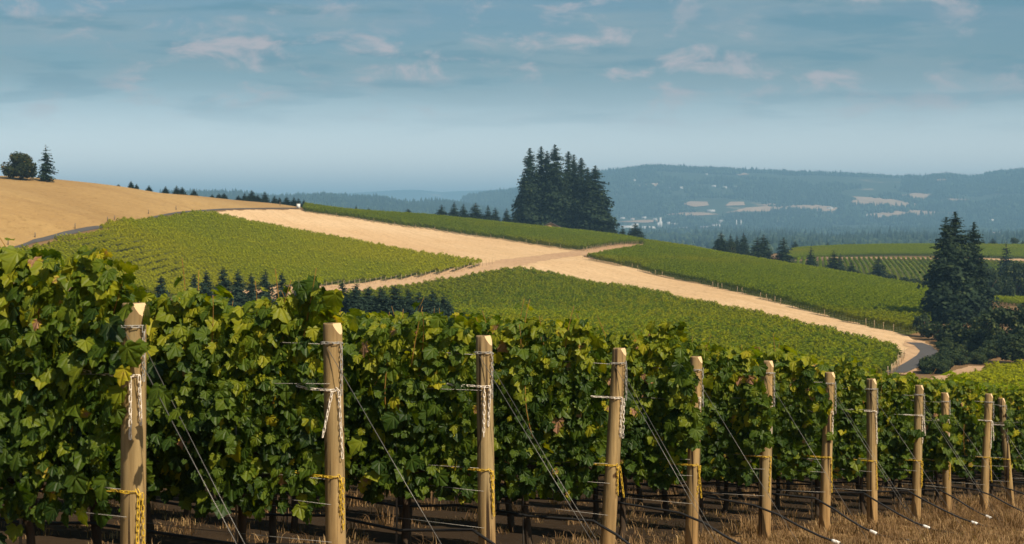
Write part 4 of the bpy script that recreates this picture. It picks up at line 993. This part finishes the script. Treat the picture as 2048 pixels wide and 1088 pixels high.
def leaf_batch(C, Fr, size, var, tone, mname):
    Vs = []; Ts = []; At = []; Uv = []; n = 0
    for v in range(len(LSH)):
        k = np.where(var == v)[0]
        if not len(k): continue
        V, T = LSH[v]; W_ = np.einsum('nij,vj->nvi', Fr[k] * size[k][:, None, None], V) + C[k][:, None]
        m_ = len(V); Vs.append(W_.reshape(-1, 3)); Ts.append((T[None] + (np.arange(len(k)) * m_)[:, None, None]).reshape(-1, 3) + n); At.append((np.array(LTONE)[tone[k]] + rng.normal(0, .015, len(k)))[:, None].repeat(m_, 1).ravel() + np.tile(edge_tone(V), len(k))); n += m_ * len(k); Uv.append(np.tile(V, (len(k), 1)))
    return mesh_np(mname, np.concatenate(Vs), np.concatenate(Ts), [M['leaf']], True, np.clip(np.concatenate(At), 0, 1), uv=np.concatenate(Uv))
VSP = 1.30
def vine_leaves(seed, n, s0, s1, taper_left=False, up=0.0):
    """leaf centres (local: along row, out to camera side, up) of one vine"""
    r = np.random.default_rng(seed)
    s = r.uniform(s0, s1, n); h = r.beta(1.15, 1.05, n)
    wob = fbm(s * 1.3 + seed * 3.1, np.full(n, seed * 1.7), 3, 2)
    lo = .50 + .36 * wob; hi = 1.90 + up + .36 * fbm(s * 2.2 + seed, np.full(n, 5.5), 2, 9)
    z = lo + (hi - lo) * h
    bul = .22 + .16 * fbm(s * 2.5 + seed * 7, z * 2.5, 2, 31) * 1.6 - .10 * np.clip((z - 1.75) / .4, 0, 1) - .06 * np.clip((1.0 - z) / .3, 0, 1)
    side = np.where(r.random(n) < .64, 1, -1); u = side * bul * np.sqrt(r.uniform(.12, 1.0, n)) + r.normal(0, .02, n)
    if taper_left:                                      # the row thins out towards its end post
        k = np.clip((s - .02) / .55, .22, 1); u = u * k
    N = np.c_[r.normal(0, .42, n), side * (.55 + .45 * r.random(n)), .42 + r.normal(0, .32, n) + .5 * np.clip((z - 1.8) / .4, 0, 1)]
    Tp = np.c_[r.normal(0, .55, n), side * .35 + r.normal(0, .3, n), -1 + r.normal(0, .35, n)]
    size = np.clip(r.normal(.080, .027, n), .028, .145)
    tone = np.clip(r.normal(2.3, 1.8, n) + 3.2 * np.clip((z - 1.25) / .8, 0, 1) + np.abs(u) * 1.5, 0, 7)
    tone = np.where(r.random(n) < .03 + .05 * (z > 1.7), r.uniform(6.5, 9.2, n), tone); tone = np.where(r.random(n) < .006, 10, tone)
    return np.c_[s, u, z], N, Tp, size, np.round(tone).astype(int)
BAS = np.stack([R3, CF, Z3], 1)            # local -> world axes
def to_world(L): return L @ BAS.T
def shoots(seed, s0, s1, n, up=0.0):
    """upright shoot tips above the top wire, each a cane with its own leaves"""
    r = np.random.default_rng(seed + 5000); C = []; N = []; T = []; S = []; tn = []; canes = []; own = []
    for i in range(n):
        s = r.uniform(s0, s1); u = r.normal(.04, .10); z0 = r.uniform(1.5, 1.75) + up; L = r.uniform(.25, .68); a = r.normal(0, .25); bnd = r.normal(.1, .25)
        t = np.linspace(0, 1, 6); p = np.c_[s + a * t * L, u + bnd * t * t * L * .6, z0 + L * t * (1 - .12 * t)]; canes.append(p)
        for tt in np.arange(.35, 1.02, .17):
            q = np.array([np.interp(tt, t, p[:, j]) for j in range(3)]); az = r.uniform(0, 6.28); d = np.array([math.cos(az), math.sin(az), .1])
            C.append(q + d * .05); N.append(np.array([d[0]*.4, d[1]*.4 + .25, .8]) + r.normal(0, .3, 3)); T.append(d + [0, 0, -.5]); S.append(r.uniform(.06, .12) * (1.1 - .45 * tt)); tn.append(int(np.clip(r.normal(4.8 + 1.6 * tt, 1.2), 2, 8))); own.append(i)
    return np.array(C), np.array(N), np.array(T), np.array(S), np.array(tn), canes, own
def trunk_mesh(seed):
    r = np.random.default_rng(seed); mb = MB()
    z = np.linspace(-.1, .86, 8); j = np.cumsum(r.normal(0, .014, (8, 2)), axis=0)
    base = np.c_[j[:, 0], j[:, 1], z]; mb.tube(base, np.linspace(.040, .024, 8) * r.uniform(.9, 1.15, 8), 7)
    for sg in (-1, 1):
        t = np.linspace(0, .62, 7); q = np.c_[sg * t, np.zeros(7), .86 + .04 * np.sin(t * 5)] ; q[1:, 1:] += r.normal(0, .012, (6, 2)); q[0] = base[-1]
        mb.tube(to_world(q), np.linspace(.022, .012, 7), 6)
    return mb.mesh('trunk', [M['vinebark']], True)
TRK = [trunk_mesh(i) for i in range(5)]
STAKE = MB().tube([(0,0,-.2),(0.004,0,.6),(0,0,1.25)], [.008,.008,.007], 6).mesh('stake', [M['wire']])
HID = []
for i in range(6):
    L, N, T, S, tn = vine_leaves(3000 + i, 800, -VSP/2 - .1, VSP/2 + .1)
    c2, n2, t2, s2, k2, canes, own = shoots(3000 + i, -VSP/2, VSP/2, 5)
    L = np.vstack([L, c2]); N = np.vstack([N, n2]); T = np.vstack([T, t2]); S = np.r_[S, s2]; tn = np.r_[tn, k2]
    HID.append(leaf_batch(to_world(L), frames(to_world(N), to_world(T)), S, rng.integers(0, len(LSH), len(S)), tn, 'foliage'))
NSHOW = [3, 4, 4, 4, 3, 3, 3, 3, 3, 3, 3, 3, 3, 2, 2]
NTOT = [4, 9, 11, 11, 12, 12, 12, 12, 12, 12, 11, 10, 10, 9, 9]
NPART = [170, 170, 160, 150, 130, 120, 110, 100, 90, 90, 80, 80, 70, 40, 0]
for k in range(NROW):
    b = row_base(k)
    for v in range(NTOT[k]):
        sc0 = .12 + VSP * (v + .5); p = b + R3 * sc0; p[2] = gz(p[0], p[1])
        show = v < NSHOW[k]
        lb = 'leafy grapevine, %s from the end post in the %s row from the left' % (ORD[v], ORD[k])
        if not show: lb += ', mostly hidden'
        o = empty('grapevine', tuple(p), lb, 'vine', 'grapevines of the front vineyard')
        tk = obj('trunk', TRK[(k * 3 + v) % 5], o); tk.scale = (1, 1, 1 if v % 2 else .97)
        if v % 2 == 0: obj('stake', STAKE, o, tuple(R3 * .05 + CF * .03))
        if not show:
            obj('foliage', HID[(k * 5 + v * 3) % 6], o, kind='stuff'); continue
        seed = 100 * k + v
        left = -VSP/2 - .08 if v else -VSP/2 + .02
        up = [.16, .10, .0, .14, .18, .08, .13, .11][k] if k < 8 else .07
        L, N, T, S, tn = vine_leaves(seed, 1480, left, VSP/2 + .08, up=up)
        if v == 0:
            kk = np.clip((L[:, 0] - left) / .6, .25, 1); L[:, 1] = np.where(L[:, 1] > 0, L[:, 1] * kk, L[:, 1])
        c2, n2, t2, s2, k2, canes, own = shoots(seed, left + .1, VSP/2, 8 if k in (0, 1, 3, 4, 6) else 6, up)
        n_main = len(L); L = np.vstack([L, c2]); N = np.vstack([N, n2]); T = np.vstack([T, t2]); S = np.r_[S, s2]; tn = np.r_[tn, k2]
        cane_o = [obj('cane', MB().tube(to_world(c), np.linspace(.0045, .002, len(c)), 5).mesh('cane', [M['cane']], True), o) for c in canes]
        EXTRA = {(0, 0): [(-.62, .12, 1.62, .28, .30, 26), (-.66, .10, 1.80, .20, .25, 14), (.1, .15, .72, .35, .20, 26)], (4, 0): [(-.76, .13, 1.50, .09, .34, 52), (-.72, .10, 1.2, .08, .15, 12)], (5, 0): [(-.77, .13, 1.42, .09, .40, 56)], (6, 0): [(-.78, .11, 1.52, .06, .32, 22)],
                 (8, 0): [(-.70, .10, 1.28, .08, .14, 14)], (9, 0): [(-.77, .13, 1.10, .09, .30, 46)], (1, 0): [(-.64, .05, 2.12, .12, .10, 9)], (10, 0): [(-.76, .10, 1.45, .05, .22, 9)], (11, 0): [(-.76, .08, 1.5, .05, .2, 9)]}.get((k, v), [])
        r = np.random.default_rng(seed + 9)
        for (cs, cu, cz, ws, wz, cnt) in EXTRA:
            L = np.vstack([L, np.c_[r.normal(cs, ws, cnt), r.normal(cu, .05, cnt), r.normal(cz, wz * .6, cnt)]]); N = np.vstack([N, np.c_[r.normal(0, .35, cnt), np.full(cnt, .8), r.normal(.45, .3, cnt)]])
            T = np.vstack([T, np.c_[r.normal(0, .5, cnt), np.full(cnt, .3), np.full(cnt, -1.)]]); S = np.r_[S, r.uniform(.08, .15, cnt)]; tn = np.r_[tn, np.clip(np.round(r.normal(4.2, 1.8, cnt)), 0, 8).astype(int)]
        Wc = to_world(L); Fr = frames(to_world(N), to_world(T)); var = r.integers(0, len(LSH), len(S)); tn = np.clip(tn, 0, 10)
        # the leaves that show largest: out on the camera side, or up in the tips
        score = L[:, 1] + .25 * np.clip(L[:, 2] - 1.9, 0, 1) + S * 1.2 + r.normal(0, .04, len(S))
        order = np.argsort(-score); pick = order[:NPART[k]]; rest = order[NPART[k]:]
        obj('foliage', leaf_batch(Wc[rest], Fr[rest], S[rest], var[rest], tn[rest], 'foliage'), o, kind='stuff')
        for i in pick:
            A = Matrix(((Fr[i] * S[i]).tolist())).to_4x4(); A.translation = Vector(Wc[i])
            l = obj('leaf', leaf_mesh(int(var[i]), int(tn[i])), cane_o[own[i - n_main]] if 0 <= i - n_main < len(own) else o); l.matrix_local = A
        # a few visible canes lower in the canopy
        for q in range(1):
            s = r.uniform(left + .1, VSP/2 - .1); z = r.uniform(.95, 1.5); a = r.normal(0, .2)
            c = np.c_[s + a * np.linspace(0, .5, 5), .22 + .05 * np.sin(np.linspace(0, 3, 5)), z + np.linspace(0, .5, 5)]
            obj('cane', MB().tube(to_world(c), np.linspace(.0045, .003, 5), 5).mesh('cane', [M['cane']], True), o)

# the same vineyard going on down the slope behind the front rows
cont = [tuple(P0 + EV * a + RV * b) for a, b in ((NROW * SPC - .6, .5), (NROW * SPC - .6, 75), (160, 110), (160, .5))]
vine_block('vineyard_block', cont, RV, 'lower rows of the front vineyard going on downhill behind the posts', spacing=SPC, segs=VSEG_G)

# ---- dry grass
def tuft(seed, nb, hgt, spread):
    r = np.random.default_rng(seed); V = []; T = []; at = []
    for i in range(nb):
        a = r.uniform(0, 6.28); p = np.array([r.normal(0, spread), r.normal(0, spread), -.01]); h = hgt * r.uniform(.4, 1.1); ln = r.uniform(.2, 1.1); d = np.array([math.cos(a), math.sin(a), 0]); w_ = np.array([-d[1], d[0], 0]) * r.uniform(.0022, .0045)
        m_ = p + d * h * ln * .35 + Z3 * h * .62; e = p + d * h * ln * .95 + Z3 * h * (1.0 - .35 * ln); k = len(V)
        V += [p - w_, p + w_, m_ - w_ * .8, m_ + w_ * .8, e]; T += [(k, k+1, k+3), (k, k+3, k+2), (k+2, k+3, k+4)]; at += [np.clip(r.normal(.42, .26), 0, .95)] * 5
    return mesh_np('tuft', V, np.array(T), [M['straw']], False, at)
TUF = [tuft(i, 40, .10, .07) for i in range(4)] + [tuft(10 + i, 26, .25, .05) for i in range(3)]
n = 16000
a_ = rng.uniform(2.0, 36.0, n); b_ = rng.uniform(-4.0, 14.5, n)
X = P0[0] + EV[0] * (a_ - 2) + RV[0] * b_; Y = P0[1] + EV[1] * (a_ - 2) + RV[1] * b_
dens = np.where(b_ < .6, 1.0, .14); kx = (rng.random(n) < dens) & (Y > 7) & (np.abs(X / np.maximum(Y, 1)) < .36); X = X[kx]; Y = Y[kx]; m = len(X)
tall = fbm(X * 1.1, Y * 1.1, 3, 77) + rng.normal(0, .08, m)
scatter('dry_grass', np.c_[X, Y, plane(X, Y)], np.c_[rng.normal(0, .12, m), rng.normal(0, .12, m), rng.uniform(0, 6.28, m)], (rng.uniform(.6, 1.25, m)[:, None] * [1, 1, 1]) , np.where(tall > .55, rng.integers(4, 7, m), rng.integers(0, 4, m)), TUF, label='dry straw-coloured grass on the headland and under the vines', category='grass')

# ------------------------------------------------------------------ haze
hb = MB().box((0, 9000, 130), (60000, 48000, 420)).mesh('haze')
hm = bpy.data.materials.new('haze_air'); hm.use_nodes = True; ht = NT(hm.node_tree)
pv = ht.n('ShaderNodeVolumePrincipled', {'Color': (0.38, 0.70, 1.0, 1), 'Density': 1.25e-4, 'Anisotropy': 0.0})
ht.t.links.new(pv.outputs[0], ht.n('ShaderNodeOutputMaterial').inputs['Volume'])
hb.materials.append(hm)
obj('haze', hb, kind='stuff', label='pale blue summer haze over the whole valley', category='haze')
